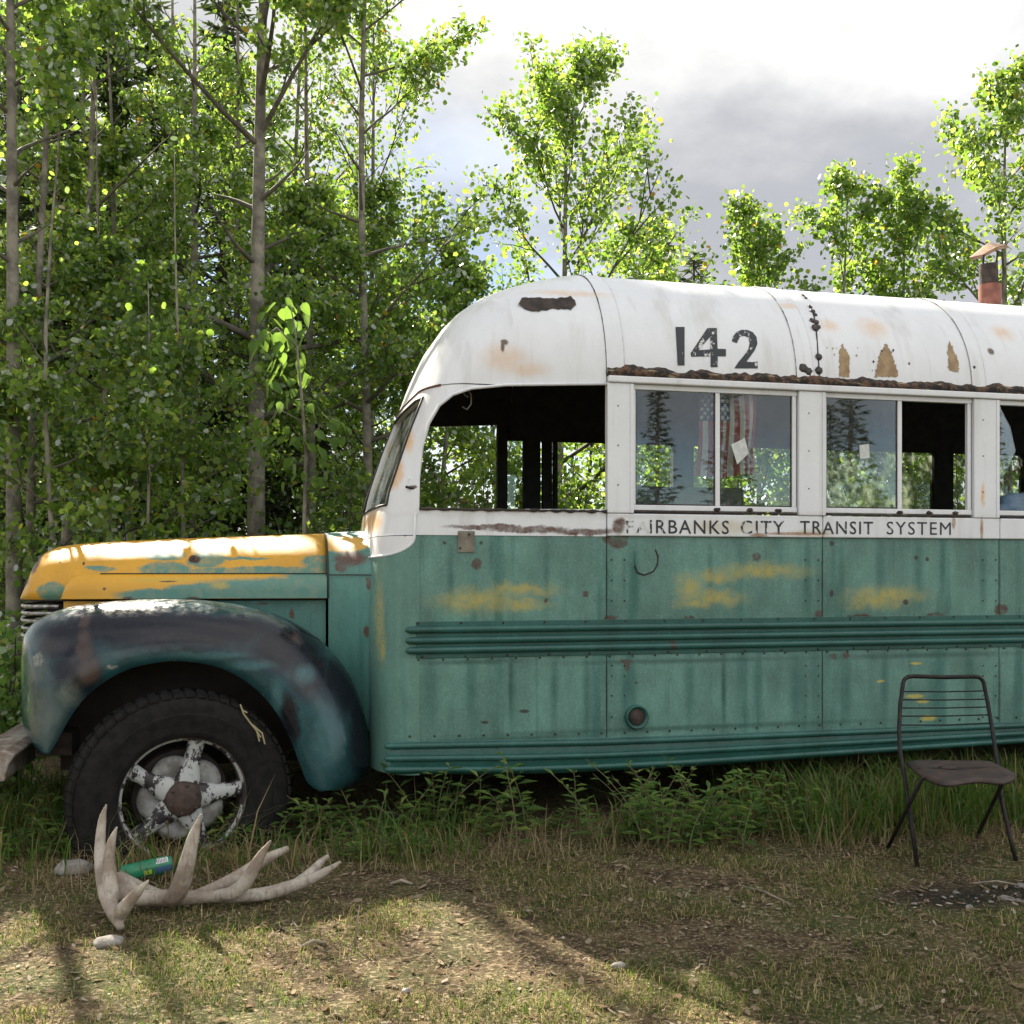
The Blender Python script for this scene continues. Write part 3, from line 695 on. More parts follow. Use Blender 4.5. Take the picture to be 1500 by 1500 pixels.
MB().prism([P(x, y, 0.008) for x, y in ((1071, 651), (1091, 642), (1097, 664), (1080, 680))], (0, .002, 0)).build('tape_patch', tape, w1)
MB().prism([P(x, y, 0.008) for x, y in ((1259, 652), (1273, 650), (1274, 671), (1260, 672))], (0, .002, 0)).build('tape_patch', tape, w2)
for k in range(9):   # cracks round the hole in the right pane of the first window
    a = k * 0.7; c = P(1114, 696, 0.009); r1 = .03 + .03 * random.random()
    MB().tube([c + np.array((.006 * math.cos(a), 0, .006 * math.sin(a))), c + np.array((r1 * math.cos(a + .2), 0, r1 * math.sin(a + .2)))], 0.0007, 3).build('crack', tape, w1)

lp = [(x, -.004 + .004 * noise.noise(Vector((x * 25, 2, 0))), ZSILL - .004 + .004 * noise.noise(Vector((x * 30, 0, 0)))) for x in np.arange(X0(614), XJ, .014)]
MB().tube(lp, [max(.002, .007 + .007 * noise.noise(Vector((p[0] * 28, 5, 1)))) for p in lp], 6).build('sill_rust', rust_dark, bus, smooth=True)
# ---- letter board with the painted name
mb = MB(); bd = MB()
bxs = [XJ + .002, X0(1204), X0(1463), 3.46, 4.5, 5.5, XR]
boards = []
for a, b in zip(bxs[:-1], bxs[1:]):
    boards.append(MB().box((a + .0015, -0.012, ZBELT + .004), (b - .0015, 0.02, ZSILL - .013)).build('letter_board', white_p, bus, bevel=0.006))
def word(txt, px0, px1, ya, yb, mat, parent, y=-0.0135, off=0.007):
    cu = bpy.data.curves.new('t', 'FONT'); cu.body = txt; cu.size = 1.0; cu.offset = off; cu.space_character = 1.16; cu.resolution_u = 3
    t = bpy.data.objects.new('t', cu); col.objects.link(t)
    dg = bpy.context.evaluated_depsgraph_get(); dg.update()
    me = bpy.data.meshes.new_from_object(t.evaluated_get(dg)); bpy.data.objects.remove(t)
    v = np.array([q.co[:] for q in me.vertices]); lo = v.min(0); hi = v.max(0)
    A_ = P(px0, yb, y); B_ = P(px1, ya, y)
    for q in me.vertices:
        q.co = (A_[0] + (q.co.x - lo[0]) / (hi[0] - lo[0]) * (B_[0] - A_[0]), y, A_[2] + (q.co.y - lo[1]) / (hi[1] - lo[1]) * (B_[2] - A_[2]))
    me.materials.clear(); me.materials.append(mat)
    o = link('painted_word', me, parent); o['label'] = 'painted word ' + txt; return o
word('FA', 917, 952, 763, 781, letter_worn, boards[0])
word('IRBANKS', 952, 1068, 762.5, 781.5, letter_m, boards[0])
word('CITY', 1085, 1149, 763, 782, letter_m, boards[0])
word('TRANSIT', 1172, 1279, 764, 782, letter_m, boards[0])
word('SYSTEM', 1299, 1393, 765, 783, letter_m, boards[1], off=0.0)

# ---- green side panels, rails, rivets
zb_x = [X0(570), X0(800), X0(1020), X0(1500), 6.6]; zb_z = [0.295, 0.262, 0.265, 0.305, 0.35]
def zbot(x): return float(np.interp(x, zb_x, zb_z))
XS = xf(1.0) + 0.206
def panel(name, x0, x1, z0, z1, y=0.0, mat=green_p):
    nx = max(3, int((x1 - x0) / .06)); nz = max(3, int((z1 - z0) / .06)); rows = []
    for i in range(nx + 1):
        r = []
        for j in range(nz + 1):
            x = x0 + .002 + (x1 - x0 - .004) * i / nx; z = z0 + (z1 - z0) * j / nz
            e = min(i, nx - i, j, nz - j)
            d = 0.0045 * noise.noise(Vector((x * 2.3, z * 2.3, 5))) + 0.002 * noise.noise(Vector((x * 7, z * 7, 2)))
            r.append((x, y + (0.004 if e == 0 else 0.0) + d * (0 if e == 0 else 1), z))
        rows.append(r)
    return MB().grid(rows).build(name, mat, bus, smooth=True)
seams = [XS, X0(889), X0(1205), X0(1464), 3.46, 4.5, 5.5, XR]
for a, b in zip(seams[:-1], seams[1:]):
    panel('upper_side_panel', a, b, 0.985, ZBELT + .003); panel('lower_side_panel', a, b, 0.40, 0.832)
MB().box((XS, 0.012, 0.38), (XR, 0.05, ZSILL - .02)).build('inner_wall', dark_in, bus)
def rail(x0, z, r, name='rub_rail', slope=None):
    pts = [(x0 - .02, -0.004, z(x0)), (x0 - .014, -0.006, z(x0)), (x0, -0.008, z(x0))]
    rad = [0.003, r * .7, r]
    for x in np.arange(x0 + .2, XR, .4): pts.append((x, -0.008, z(x))); rad.append(r)
    MB().tube(pts, rad, 10).build(name, teal_rail, bus, smooth=True)
XR0 = X0(603)
MB().box((XR0 + .02, -0.004, 0.822), (XR, 0.006, 0.992)).build('rail_strip', teal_rail, bus, bevel=0.002)
for py in (922.7, 938.5, 953): rail(X0(600), (lambda x, z=Z0(600, py): z), 0.017)
XL0 = X0(568)
def zlow(x): return float(np.interp(x, [X0(570), X0(900), XR], [0.425, 0.402, 0.405]))
rows = [[(x, 0.004, zlow(x) + .02), (x, -0.005, zlow(x) + .012), (x, -0.006, zbot(x) + .01), (x, 0.004, zbot(x)), (x, 0.05, zbot(x) + .004)] for x in np.arange(X0(572), XR, .2)]
MB().grid(rows).build('skirt_strip', teal_rail, bus, smooth=True)
for f_ in (0.0, 0.46, 0.86): rail(X0(569), (lambda x, f=f_: zlow(x) + (zbot(x) + .006 - zlow(x)) * f), 0.015)
rv = MB()
def rivet(x, z, y=0.0, r=.0045): rv.blob((x, y - .001, z), (r, r * .6, r), 0, 0, 6)
for px in (896, 915, 1180, 1199, 1440, 1459):
    for py in (820, 850, 880, 975, 990, 1019, 1050): rivet(X0(px), Z0(px, py))
for k in range(34): rivet(X0(600) + k * .115, zlow(X0(600) + k * .115) + .042, r=.006); rivet(X0(600) + k * .115 + .04, .815, r=.005)
for k in range(20): rivet(X0(612) + k * .2, .984, -.004, .006); rivet(X0(612) + k * .2 + .02, .83, -.004, .006)
rv.build('rivet', rust_dark, bus, smooth=True)['kind'] = 'stuff'
# round marker lamp, bracket, patch plate
c = P(932, 1050, 0); Mx = Matrix.Translation(c) @ Matrix.Rotation(R(90), 4, 'X')
lamp = MB().lathe([(0, .004), (.034, .004), (.046, .012), (.052, .026), (.058, .02), (.060, .002), (.060, -.004)], Mx, 24).build('marker_lamp', teal_rail, bus, smooth=True)
MB().lathe([(0, .020), (.02, .019), (.036, .014), (.042, .008)], Mx, 20).build('lamp_lens', rust_dark, lamp, smooth=True)
brk = plain('bracket_metal', (0.22, 0.21, 0.16), 0.6, c2=(0.13, 0.11, 0.08))
MB().box(tuple(P(671, 809, -.006)), tuple(P(695, 778, .002))).build('bracket_plate', brk, bus, bevel=.001)
hl = MB()
for q in ((687, 783), (674, 803)): hl.blob(P(*q, -.007), (.006, .003, .006), 0, 0, 6)
hl.build('bracket_bolt', rust_dark, bus)
pp = [P(x, y, -.003) for x, y in ((931, 808), (942, 804), (960, 805), (963, 822), (958, 836), (943, 842), (933, 838), (930, 822))]
pl = MB().prism(pp, (0, .004, 0)).build('patch_plate', green_p, bus, bevel=.001)
MB().tube([P(x, y, -.003) for x, y in ((960, 805), (964, 815), (963, 827), (957, 837), (944, 842), (934, 839), (930, 828))], .004, 5).build('patch_seam', rust_dark, pl)

# ---- inside and the far side
MB().box((xf(1.0) + .26, 0.05, 0.70), (XR - .02, WID - .05, 0.74)).build('floor', dark_in, bus)
MB().box((XS, WID - .05, 0.30), (XR, WID, ZSILL)).build('far_wall', green_p, bus)
MB().box((XJ, WID - .05, 2.132), (XR, WID - .004, 2.20)).build('far_header', dark_in, bus)
MB().box((XR - .03, 0, .3), (XR, WID, 2.2)).build('rear_wall', white_p, bus)
fposts = [(727, 741), (765, 789), (793, 806), (809, 814), (982, 1012), (1362, 1390), (1492, 1530)]
for a, b in fposts:
    xa = P(a, 700, WID)[0]; xb_ = P(b, 700, WID)[0]
    MB().box((xa, WID - .06, ZSILL - .01), (xb_, WID - .002, 2.26 if a < 750 else 2.14)).build('far_post', dark_in, bus)
fx = [P(806, 700, WID)[0], P(1190, 700, WID)[0]]
MB().box((P(741, 700, WID)[0], WID - .03, ZSILL), (P(765, 700, WID)[0], WID - .026, 2.13)).build('door_glass', glass, bus)
MB().box((P(1196, 700, WID)[0], WID - .03, ZSILL), (P(1362, 700, WID)[0], WID - .027, 2.131)).build('far_plastic_sheet', sheet, bus)
MB().box((P(1391, 700, WID)[0], WID - .03, ZSILL), (P(1491, 700, WID)[0], WID - .027, 2.131)).build('far_plastic_sheet', sheet, bus)
for x in np.arange(4.9, 6.5, 1.03): MB().box((x, WID - .06, ZSILL), (x + .18, WID - .002, 2.14)).build('far_post', dark_in, bus)
seatm = plain('seat_vinyl', (0.05, 0.06, 0.075), 0.5, c2=(0.035, 0.04, 0.05))
MB().box((P(925, 720, .35)[0], .30, 1.0), (P(1086, 720, .35)[0], .42, P(1000, 714, .35)[2])).build('bench_back', seatm, bus, bevel=.02)
MB().tube([P(684, 568, .1), P(690, 578, .1), P(690, 592, .1), P(684, 600, .1), P(677, 596, .1)], .004, 6).build('mirror_bracket', brk, bus)
MB().tube([P(678, 570, .1), P(680, 578, .1), P(686, 582, .1)], .004, 6).build('mirror_bracket', brk, bus)
hg = MB(); hg.box(tuple(P(598, 735, .05) + np.array((0, 0, 0))), tuple(P(606, 700, .07))); 
hg.build('hinge', white_p, bus, bevel=.002)
MB().tube([P(594, 713, .035), P(608, 716, .03)], .007, 6).build('hinge_pin', rust_dark, bus)

# ---- chassis
MB().box((-2.35, .62, .42), (XR - .2, .72, .58)).build('chassis_rail', under, bus)
MB().box((-2.35, 1.68, .42), (XR - .2, 1.78, .58)).build('chassis_rail', under, bus)
MB().box((XS, .06, .62), (XR - .1, WID - .06, .69)).build('underbody', under, bus)
MB().tube([(-1.7, .3, .26), (-1.7, 2.1, .26)], .045, 8).build('front_axle', under, bus)
mc = P(1243, 1118, .7); MB().tube([(mc[0], .55, .26), (mc[0], 1.3, .26)], .075, 12).build('air_tank', under, bus, smooth=True)
# ---- stovepipe with its tilted cap
sp = P(1450, 440, .9); zr = ZTOP - .01
pipe = MB().tube([(sp[0], .9, zr - .05), (sp[0], .9, P(1450, 418, .9)[2])], .069, 16).build('stovepipe', plain('red_rust', (0.25, 0.10, 0.075), .85, c2=(0.16, 0.06, 0.045)), bus, smooth=True, sharp=40)
MB().tube([(sp[0] - .004, .9, P(1450, 420, .9)[2]), (sp[0] - .012, .9, P(1450, 388, .9)[2])], .057, 16).build('pipe_top', rust_dark, pipe, smooth=True, sharp=40)
capm = plain('cap_rust', (0.26, 0.17, 0.10), .8, c2=(0.14, 0.08, 0.05))
ap = P(1448, 355, .9); rim = []
for k in range(10):
    a = 2 * math.pi * k / 10; rim.append(Vector((ap[0] + .005 + .118 * math.cos(a), .9 + .118 * math.sin(a), ap[2] - .062 + .036 * math.cos(a) + .012 * math.sin(3 * a))))
cm = MB(); cm.add([Vector(ap)] + rim, [(0, i + 1, (i + 1) % 10 + 1) for i in range(10)])
cpo = cm.build('pipe_cap', capm, pipe); s_ = cpo.modifiers.new('s', 'SOLIDIFY'); s_.thickness = .004
for dx in (-.05, .045): MB().tube([(sp[0] + dx, .9, P(1450, 392, .9)[2]), (sp[0] + dx + .01, .9, P(1450, 368, .9)[2])], .006, 5).build('cap_strut', rust_dark, pipe)

# ---- hood
YC = 1.2
crest = [(36, 878), (46, 860), (55, 838), (62, 818), (70, 807), (85, 800), (110, 796), (150, 793), (250, 788.5), (330, 785.5), (400, 783), (480, 780.5), (548, 777)]
cX = np.array([P(a, b, 1.0)[0] for a, b in crest]); cZ = np.array([P(a, b, 1.0)[2] for a, b in crest])
cW = np.array([.30, .42, .48, .52, .545, .565, .58, .60, .63, .65, .67, .70, .74])
ZB = 1.088
def hood_sec(x, lift=0.0, n=16, a0=0.0):
    zt = float(np.interp(x, cX, cZ)); hw = float(np.interp(x, cX, cW)) + lift
    out = []
    for i in range(2 * n + 1):
        a = math.pi * i / (2 * n); c, s = math.cos(a), math.sin(a)
        k = 2 / 2.7
        out.append((x, YC - hw * math.copysign(abs(c) ** k, c), ZB + max(zt + lift - ZB, .004) * abs(s) ** k))
    return out
def hood_side(x, z):
    sc = hood_sec(x); sc = sc[:17]
    return float(np.interp(z, [q[2] for q in sc], [q[1] for q in sc]))
XH1 = P(479, 840, .5)[0]
hx = list(np.linspace(cX[0], cX[5], 14)) + list(np.linspace(cX[5] + .02, XH1, 26))
hood = MB().grid([hood_sec(x) for x in hx]).build('hood', hood_p, bus, smooth=True)
sm = hood.modifiers.new('s', 'SOLIDIFY'); sm.thickness = .006; sm.offset = -1
# side bulge pressed into the hood
bx = np.linspace(P(89, 860, .62)[0], XH1 - .002, 50); rows = []
for x in bx:
    e = min(1.0, (x - bx[0]) / .10); zc0 = ZB + .004; zt = ZB + .004 + .118 * math.sqrt(max(0, 1 - (1 - e) ** 2))
    r = []
    for j in range(11):
        t = j / 10; z = zc0 + (zt - zc0) * t
        o_ = 0.040 * (max(0, 1 - max(0, (t - .25) / .75) ** 3.0)) ** .55 * math.sqrt(max(0, 1 - (1 - min(1, e * 1.1)) ** 2))
        r.append((x, hood_side(x, z) - o_ - .001, z))
    rows.append(r)
MB().grid(rows).build('hood_bulge', bulge_p, hood, smooth=True)
MB().tube([(x, hood_side(x, ZB + .124) - .003, ZB + .1245) for x in bx[7:]], .0028, 4).build('hood_crease', black_rubber, hood)
hh = P(283, 819, hood_side(P(283, 819, .55)[0], 1.28) - .002)
Mx = Matrix.Translation(hh) @ Matrix.Rotation(R(80), 4, 'X')
MB().lathe([(.006, .002), (.010, .007), (.017, .006), (.021, .0)], Mx, 16).build('hole_rim', rust, hood, smooth=True)
MB().lathe([(0, .004), (.009, .004)], Mx, 12).build('hole', black_rubber, hood)
hs = MB(); rows = []
for x in np.linspace(P(88, 880, .55)[0], XH1 - .006, 24):
    y = hood_side(x, ZB + .002) + .012
    rows.append([(x, y, z) for z in np.linspace(.86, ZB - .006, 6)])
hs.grid(rows).build('hood_side_panel', cowl_p, bus, smooth=True)
MB().tube([(x, hood_side(x, ZB + .002) + .004, ZB - .003) for x in np.linspace(cX[0], XH1, 30)], .005, 5).build('hood_gap', black_rubber, bus)
# cowl between the hood and the body
rows = []
xe = P(556, 850, .22)[0]
for x in np.linspace(XH1 + .006, xe, 8):
    t = (x - XH1) / (xe - XH1); sc = hood_sec(x)
    y0 = sc[0][1] - .03 * 1 - .18 * t ** 2
    sc = [(x, y0, z) for z in np.linspace(.45, ZB, 6)] + [(x, min(q[1], YC) - (.03 + .18 * t * t) * (YC - q[1]) / .75 if q[1] < YC else q[1] + (.03 + .18 * t * t) * (q[1] - YC) / .75, q[2] + .004) for q in sc[1:-1]] + [(x, 2 * YC - y0, z) for z in np.linspace(ZB, .45, 6)]
    rows.append(sc)
cowl = MB().grid(rows).build('cowl', cowl_p, bus, smooth=True)
MB().tube([(XH1 + .004, q[1] - .035 * (1 if q[1] < YC else -1) * abs(q[1] - YC) / .7, q[2] + .003) for q in hood_sec(XH1)], .0045, 5).build('hood_seam', black_rubber, cowl)
rows = [[(x, P(0, 0, 0)[1] + hood_sec(x)[0][1] - .034 - .18 * ((x - XH1) / (xe - XH1)) ** 2, z) for z in (1.203, 1.209)] for x in np.linspace(XH1 + .008, xe, 6)]
MB().grid(rows).build('cowl_seam', rust_dark, cowl)
for z in np.linspace(.75, 1.2, 5): MB().blob((xe - .018, hood_sec(xe)[0][1] - .205, z), (.008, .006, .008), z, .2, 6).build('cowl_bolt', rust, cowl)
# grille bars bent round the nose
chrome = plain('grille_metal', (0.42, 0.42, 0.42), .4, metal=.6, c2=(0.16, 0.14, 0.12), scale=40)
for py in (887, 897, 908, 919, 930):
    zz = P(60, py, .8)[2]; pts = []
    for i in range(13):
        a = math.pi * i / 12; xx = P(86, 890, .62)[0]; xn = P(34, 890, 1.0)[0]
        pts.append((xx - (xx - xn) * math.sin(a) ** .6, YC - .58 * math.cos(a), zz))
    MB().tube(pts, .010, 6).build('grille_bar', chrome, bus, smooth=True)
MB().box((P(86, 890, .62)[0] - .06, .68, .60), (P(86, 890, .62)[0] + .05, 1.72, ZB - .02)).build('radiator', under, bus)

# ---- front fender
OUT = [(58, 1102), (37, 1066), (33, 1010), (34, 955), (40, 927), (62, 906), (112, 889), (190, 881), (280, 880), (360, 890), (420, 909), (470, 941), (508, 986), (530, 1040), (541, 1098), (534, 1138), (505, 1157)]
INN = [(70, 1104), (78, 1092), (92, 1066), (104, 1046), (120, 1025), (142, 1005), (172, 986), (205, 974), (255, 967), (310, 973), (352, 991), (385, 1017), (410, 1049), (428, 1086), (442, 1122), (452, 1146), (470, 1159)]
def spline(pts, n):
    pts = np.array(pts, float); k = len(pts); out = []
    ext = np.vstack([2 * pts[0] - pts[1], pts, 2 * pts[-1] - pts[-2]])
    for s in np.linspace(0, k - 1 - 1e-6, n):
        i = int(s); t = s - i; a, b, c, d = ext[i:i + 4]
        out.append(0.5 * ((2 * b) + (-a + c) * t + (2 * a - 5 * b + 4 * c - d) * t * t + (-a + 3 * b - 3 * c + d) * t ** 3))
    return np.array(out)
so_, si_ = spline(OUT, 70), spline(INN, 70)
rows = []
for k in range(70):
    r = []; o2, i2 = so_[k], si_[k]
    p = P(i2[0], i2[1], .01); r.append((p[0], .07, p[2] + .004)); 
    for j in range(13):
        ph = math.pi / 2 * j / 12
        a = i2 + (o2 - i2) * math.sin(ph) ** 1.0
        y = .0 + .30 * (1 - math.cos(ph)) - .02 * math.sin(2 * ph)
        dent = .012 * noise.noise(Vector((a[0] / 60, a[1] / 60, 2.0))) if k < 22 else .003 * noise.noise(Vector((a[0] / 60, a[1] / 60, 2.0)))
        r.append(tuple(P(a[0], a[1], y + dent)))
    q = np.array(r[-1]); fr = max(0, 1 - k / 14)
    r.append((q[0] + .015 * fr, q[1] + .12, q[2] - .004)); r.append((q[0] + .05 * fr, q[1] + .28, q[2] - .02))
    rows.append(r)
fd = MB().grid(rows).build('front_fender', fend_p, bus, smooth=True)
sm = fd.modifiers.new('s', 'SOLIDIFY'); sm.thickness = .006; sm.offset = 1
# dark liner of the wheel arch
lrows = []
for k in range(0, 70, 3):
    q = rows[k][1]; i2 = si_[k]; c0 = (270, 1080)
    a = np.array(i2) + (np.array(i2) - np.array(c0)) * .10
    p0 = P(a[0], a[1], .05); lrows.append([(p0[0], .06, p0[2]), (p0[0], .3, p0[2] + .01), (p0[0], .62, p0[2] - .02)])
MB().grid(lrows).build('arch_liner', under, bus)
MB().box((P(100, 1000, .62)[0], .44, .30), (P(400, 1000, .45)[0], .46, .95)).box((P(400, 1000, .45)[0], .441, .30), (xe, .461, .72)).build('inner_fender', under, bus)
m2 = fd.copy(); col.objects.link(m2); m2.scale = (1, -1, 1); m2.location = Vector(m2.location) + Vector((0, 0, 0)); m2.location.y = 2 * (YC) - 0 - wloc(bus).y; m2.name = 'front_fender'
MB().box((P(70, 1100, .5)[0], .25, .40), (P(80, 1100, .5)[0] + .12, 2.15, .50)).build('front_crossmember', rust_dark, bus)

# ---- wheels
chip, T = M_new('chipped_white'); co = obco(T)
n_ = T.noise(T.vmath('MULTIPLY', co, (1.0, 1.0, .6)), 17, 6.0, .75)
cc = T.mix(T.rng(n_, .485, .525), c4((0.42, 0.43, 0.42)), c4((0.022, 0.018, 0.02)))
finish(T, T.n('BsdfPrincipled', {'Base Color': cc, 'Roughness': .5, 'Normal': T.n('Bump', {'Strength': .3, 'Distance': .01, 'Height': n_}).outputs[0]}).outputs[0])
drum_w = plain('drum_white', (0.30, 0.31, 0.30), .6, c2=(0.12, 0.11, 0.10), scale=10)
hubm = plain('hub_rust', (0.075, 0.045, 0.035), .75, c2=(0.035, 0.025, 0.02), scale=25)
def wheel(c, st, name):
    nrm = Vector((math.sin(st), -math.cos(st), 0)); Mx = Matrix.Translation(c) @ nrm.to_track_quat('Z', 'Y').to_matrix().to_4x4()
    t = MB(); t.lathe([(.268, -.09), (.268, .085), (.285, .098), (.300, .103), (.315, .1), (.330, .106), (.372, .110), (.376, .106), (.40, .104), (.432, .096), (.452, .082), (.460, .06), (.462, 0), (.46, -.06), (.45, -.085), (.40, -.104), (.33, -.10)], Mx, 60, close=True)
    for k in range(58):
        a = 2 * math.pi * k / 58
        for s in (1, -1):
            h0, h1 = (.036, .096) if s > 0 else (-.096, -.036)
            q = []
            aw = .043
            for (rr_, da, h) in ((.452, -aw, h0), (.452, aw, h0), (.445, aw, h1), (.445, -aw, h1), (.468, -aw, h0), (.468, aw, h0), (.457, aw, h1), (.457, -aw, h1)):
                q.append(Mx @ Vector((rr_ * math.cos(a + da), rr_ * math.sin(a + da), h)))
            t.add(q, [(0, 3, 2, 1), (4, 5, 6, 7), (0, 1, 5, 4), (1, 2, 6, 5), (2, 3, 7, 6), (3, 0, 4, 7)])
        for rr_ in (-.012, .012):
            q = [Mx @ Vector(((.463 + (i // 4) * .01) * math.cos(a + d_), (.463 + (i // 4) * .01) * math.sin(a + d_), h)) for i, (d_, h) in enumerate([(-.03, rr_ - .009), (.03, rr_ - .009), (.03, rr_ + .009), (-.03, rr_ + .009)] * 2)]
            t.add(q, [(0, 3, 2, 1), (4, 5, 6, 7), (0, 1, 5, 4), (1, 2, 6, 5), (2, 3, 7, 6), (3, 0, 4, 7)])
    w = t.build(name, rubber, bus, smooth=True, sharp=35)
    MB().lathe([(.268, .07), (.282, .092), (.288, .094), (.29, .088), (.276, .07), (.262, .06), (.256, .03), (.25, -.05)], Mx, 48).build('rim', plain('rim_rust', (0.06, 0.04, 0.032), .8, c2=(0.16, 0.13, 0.11), scale=16), w, smooth=True)
    MB().lathe([(.262, .0612), (.255, .058), (.250, .045)], Mx, 48).build('rim_edge', chip, w, smooth=True)
    MB().lathe([(0, -.03), (.20, -.03), (.205, -.045), (.205, -.09)], Mx, 36).build('brake_drum', under, w, smooth=True, sharp=30)
    for k in range(5):
        a = R(76 + 72 * k); ca, sa = math.cos(a), math.sin(a)
        prof = [(.05, .055, .062, .020), (.10, .050, .060, .018), (.15, .034, .052, .016), (.20, .030, .046, .015), (.232, .034, .048, .018), (.25, .034, .05, .018)]
        rws = []
        for r_, hw, h, d in prof:
            rws.append([Mx @ Vector((r_ * ca - s * sa, r_ * sa + s * ca, hz)) for s, hz in ((-hw, h - .05), (-hw, h - d * .5), (-hw * .6, h), (0, h + .006), (hw * .6, h), (hw, h - d * .5), (hw, h - .05))])
        MB().grid(rws).build('spoke', chip, w, smooth=True)
        a2 = a + R(36); pts = []
        for i in range(9):
            b = a2 + R(-26 + 52 * i / 8); pts.append((b, .168 + .018 * math.sin(math.pi * i / 8)))
        rws = [[Mx @ Vector((r0 * math.cos(b), r0 * math.sin(b), hz)) for r0, hz in ((.08, .02), (.12, .03), (r_ - .02, .034), (r_, .028), (r_ + .003, .0))] for b, r_ in pts]
        pl_ = MB().grid(rws).build('scalloped_plate', drum_w, w, smooth=True)
        nt_ = MB()
        for b in (a2 - R(14), a2 + R(14)): nt_.blob(Mx @ Vector((.115 * math.cos(b), .115 * math.sin(b), .034)), (.011, .011, .011), k, .1, 6)
        nt_.build('wheel_nut', drum_w, w)
    h = MB(); h.lathe([(0, .10), (.03, .10), (.05, .094), (.072, .082), (.078, .06), (.085, .055), (.088, .03)], Mx, 28)
    ho = h.build('hub_cap', hubm, w, smooth=True, sharp=30); st_ = MB()
    for k in range(6):
        b = R(60 * k + 20); st_.blob(Mx @ Vector((.06 * math.cos(b), .06 * math.sin(b), .09)), (.008, .008, .008), k, .1, 6)
    st_.build('hub_bolt', rust_dark, w)
    return w
wheel(P(266, 1166, .04), R(13), 'front_wheel')
wheel((4.75, .16, .25), 0.0, 'rear_wheel')

# ================================================================== THINGS
# flag hung inside the first window
fred = plain('flag_red', (0.42, 0.045, 0.055), .8, scale=60, bump=.1); fwh = plain('flag_white', (0.68, 0.66, 0.64), .8, var=.1, scale=60, bump=.1); fbl = plain('flag_blue', (0.035, 0.07, 0.22), .8, scale=60, bump=.1)
fy = .09; fa = P(1027, 569, fy); fb = P(1108, 698, fy)
flag = empty('hanging_flag', (fa[0], fy, fa[2]), 'flag with stars and stripes hung upright inside the first side window', 'flag')
def fpt(s, t, off=0.0):
    return (fa[0] + (fb[0] - fa[0]) * (s - .06 * t * (1 - s) + .05 * t * s * 0), fy - off + .022 * math.sin(s * 13 + t * 1.5) * (.4 + t) + .01 * math.sin(t * 7 + s * 3), fa[2] + (fb[2] - fa[2]) * t * (1 + .03 * math.sin(s * 5)))
for k in range(13):
    m = MB(); t0 = .36 if k < 7 else 0.0
    m.grid([[fpt(k / 13 + j / 39, t0 + (1 - t0) * i / 14) for j in range(4)] for i in range(15)])
    m.build('stripe', fred if k % 2 == 0 else fwh, flag, smooth=True)
MB().grid([[fpt(7 / 13 * j / 12, .36 * i / 8) for j in range(13)] for i in range(9)]).build('canton', fbl, flag, smooth=True)
for i in range(7):
    for j in range(5 if i % 2 == 0 else 4):
        s0 = 7 / 13 * (.1 + .2 * (j + (.5 if i % 2 else 0))); t0 = .36 * (.1 + .133 * i); m = MB(); v = []
        for q in range(10):
            r = .014 if q % 2 == 0 else .006; a = math.pi / 2 + q * math.pi / 5
            v.append(Vector(fpt(s0, t0, .003)) + Vector((r * math.cos(a), 0, r * math.sin(a))))
        m.add(v, [tuple(range(10))]).build('star', fwh, flag)
# blue bag inside the third window
bagm = plain('bag_blue', (0.10, 0.19, 0.30), .5, c2=(0.25, 0.33, 0.42), scale=9, bump=.6)
bc = P(1500, 740, .25); bag = MB().blob((bc[0] + .05, .28, bc[2] - .04), (.22, .12, .13), 4, .5, 20)
tag(bag.build('plastic_bag', bagm, smooth=True), 'crumpled blue plastic bag lying inside the rightmost broken window', 'bag')

# chair
ch = empty('folding_chair', tuple(G(1410, 1262)), 'old black wire-back folding chair with rusty seat in front of bus', 'chair')
def tb(pts, r, name, m=black_paint, par=ch, n=8): return MB().tube([PT(*q) for q in pts], r, n).build(name, m, par, smooth=True)
Lp = [(1323, 1000, 4.80), (1319, 1030, 4.77), (1317, 1065, 4.74), (1318, 1098, 4.68), (1325, 1138, 4.62), (1334, 1200, 4.54), (1344, 1270, 4.47)]
Rp = [(1441, 1000, 4.85), (1447, 1030, 4.83), (1453, 1065, 4.80), (1460, 1112, 4.73), (1468, 1175, 4.66), (1478, 1220, 4.60), (1488, 1261, 4.55)]
tb(Lp[::-1] + [(1325, 995, 4.805), (1330, 991.5, 4.81), (1340, 990.5, 4.81), (1385, 992, 4.83), (1426, 991, 4.845), (1434, 992, 4.85), (1439, 996, 4.85)] + Rp, .0095, 'back_frame')
for ya, yb in ((1013, 1012), (1025, 1024), (1037, 1035.5), (1049, 1047), (1062, 1059)):
    la = float(np.interp(ya, [q[1] for q in Lp], [q[0] for q in Lp])); lt = float(np.interp(ya, [q[1] for q in Lp], [q[2] for q in Lp]))
    ra = float(np.interp(yb, [q[1] for q in Rp], [q[0] for q in Rp])); rt = float(np.interp(yb, [q[1] for q in Rp], [q[2] for q in Rp]))
    tb([(la, ya, lt), ((la + ra) / 2, (ya + yb) / 2 + (1.5 if ya > 1060 else .8), (lt + rt) / 2 + .03), (ra, yb, rt)], .0032, 'back_wire', n=5)
seat_o = [(1328, 1113), (1338, 1110), (1360, 1109), (1400, 1110), (1440, 1110), (1452, 1112), (1470, 1120), (1484, 1127), (1488, 1132), (1482, 1138), (1470, 1141), (1455, 1141), (1435, 1139), (1415, 1141), (1395, 1144), (1378, 1143), (1360, 1137), (1343, 1127)]
def seat_z(i, k, n=18): return .405
sv = spline(seat_o + seat_o[:1], 60)[:-1]; cxy = np.array((1408, 1124.))
rows = []
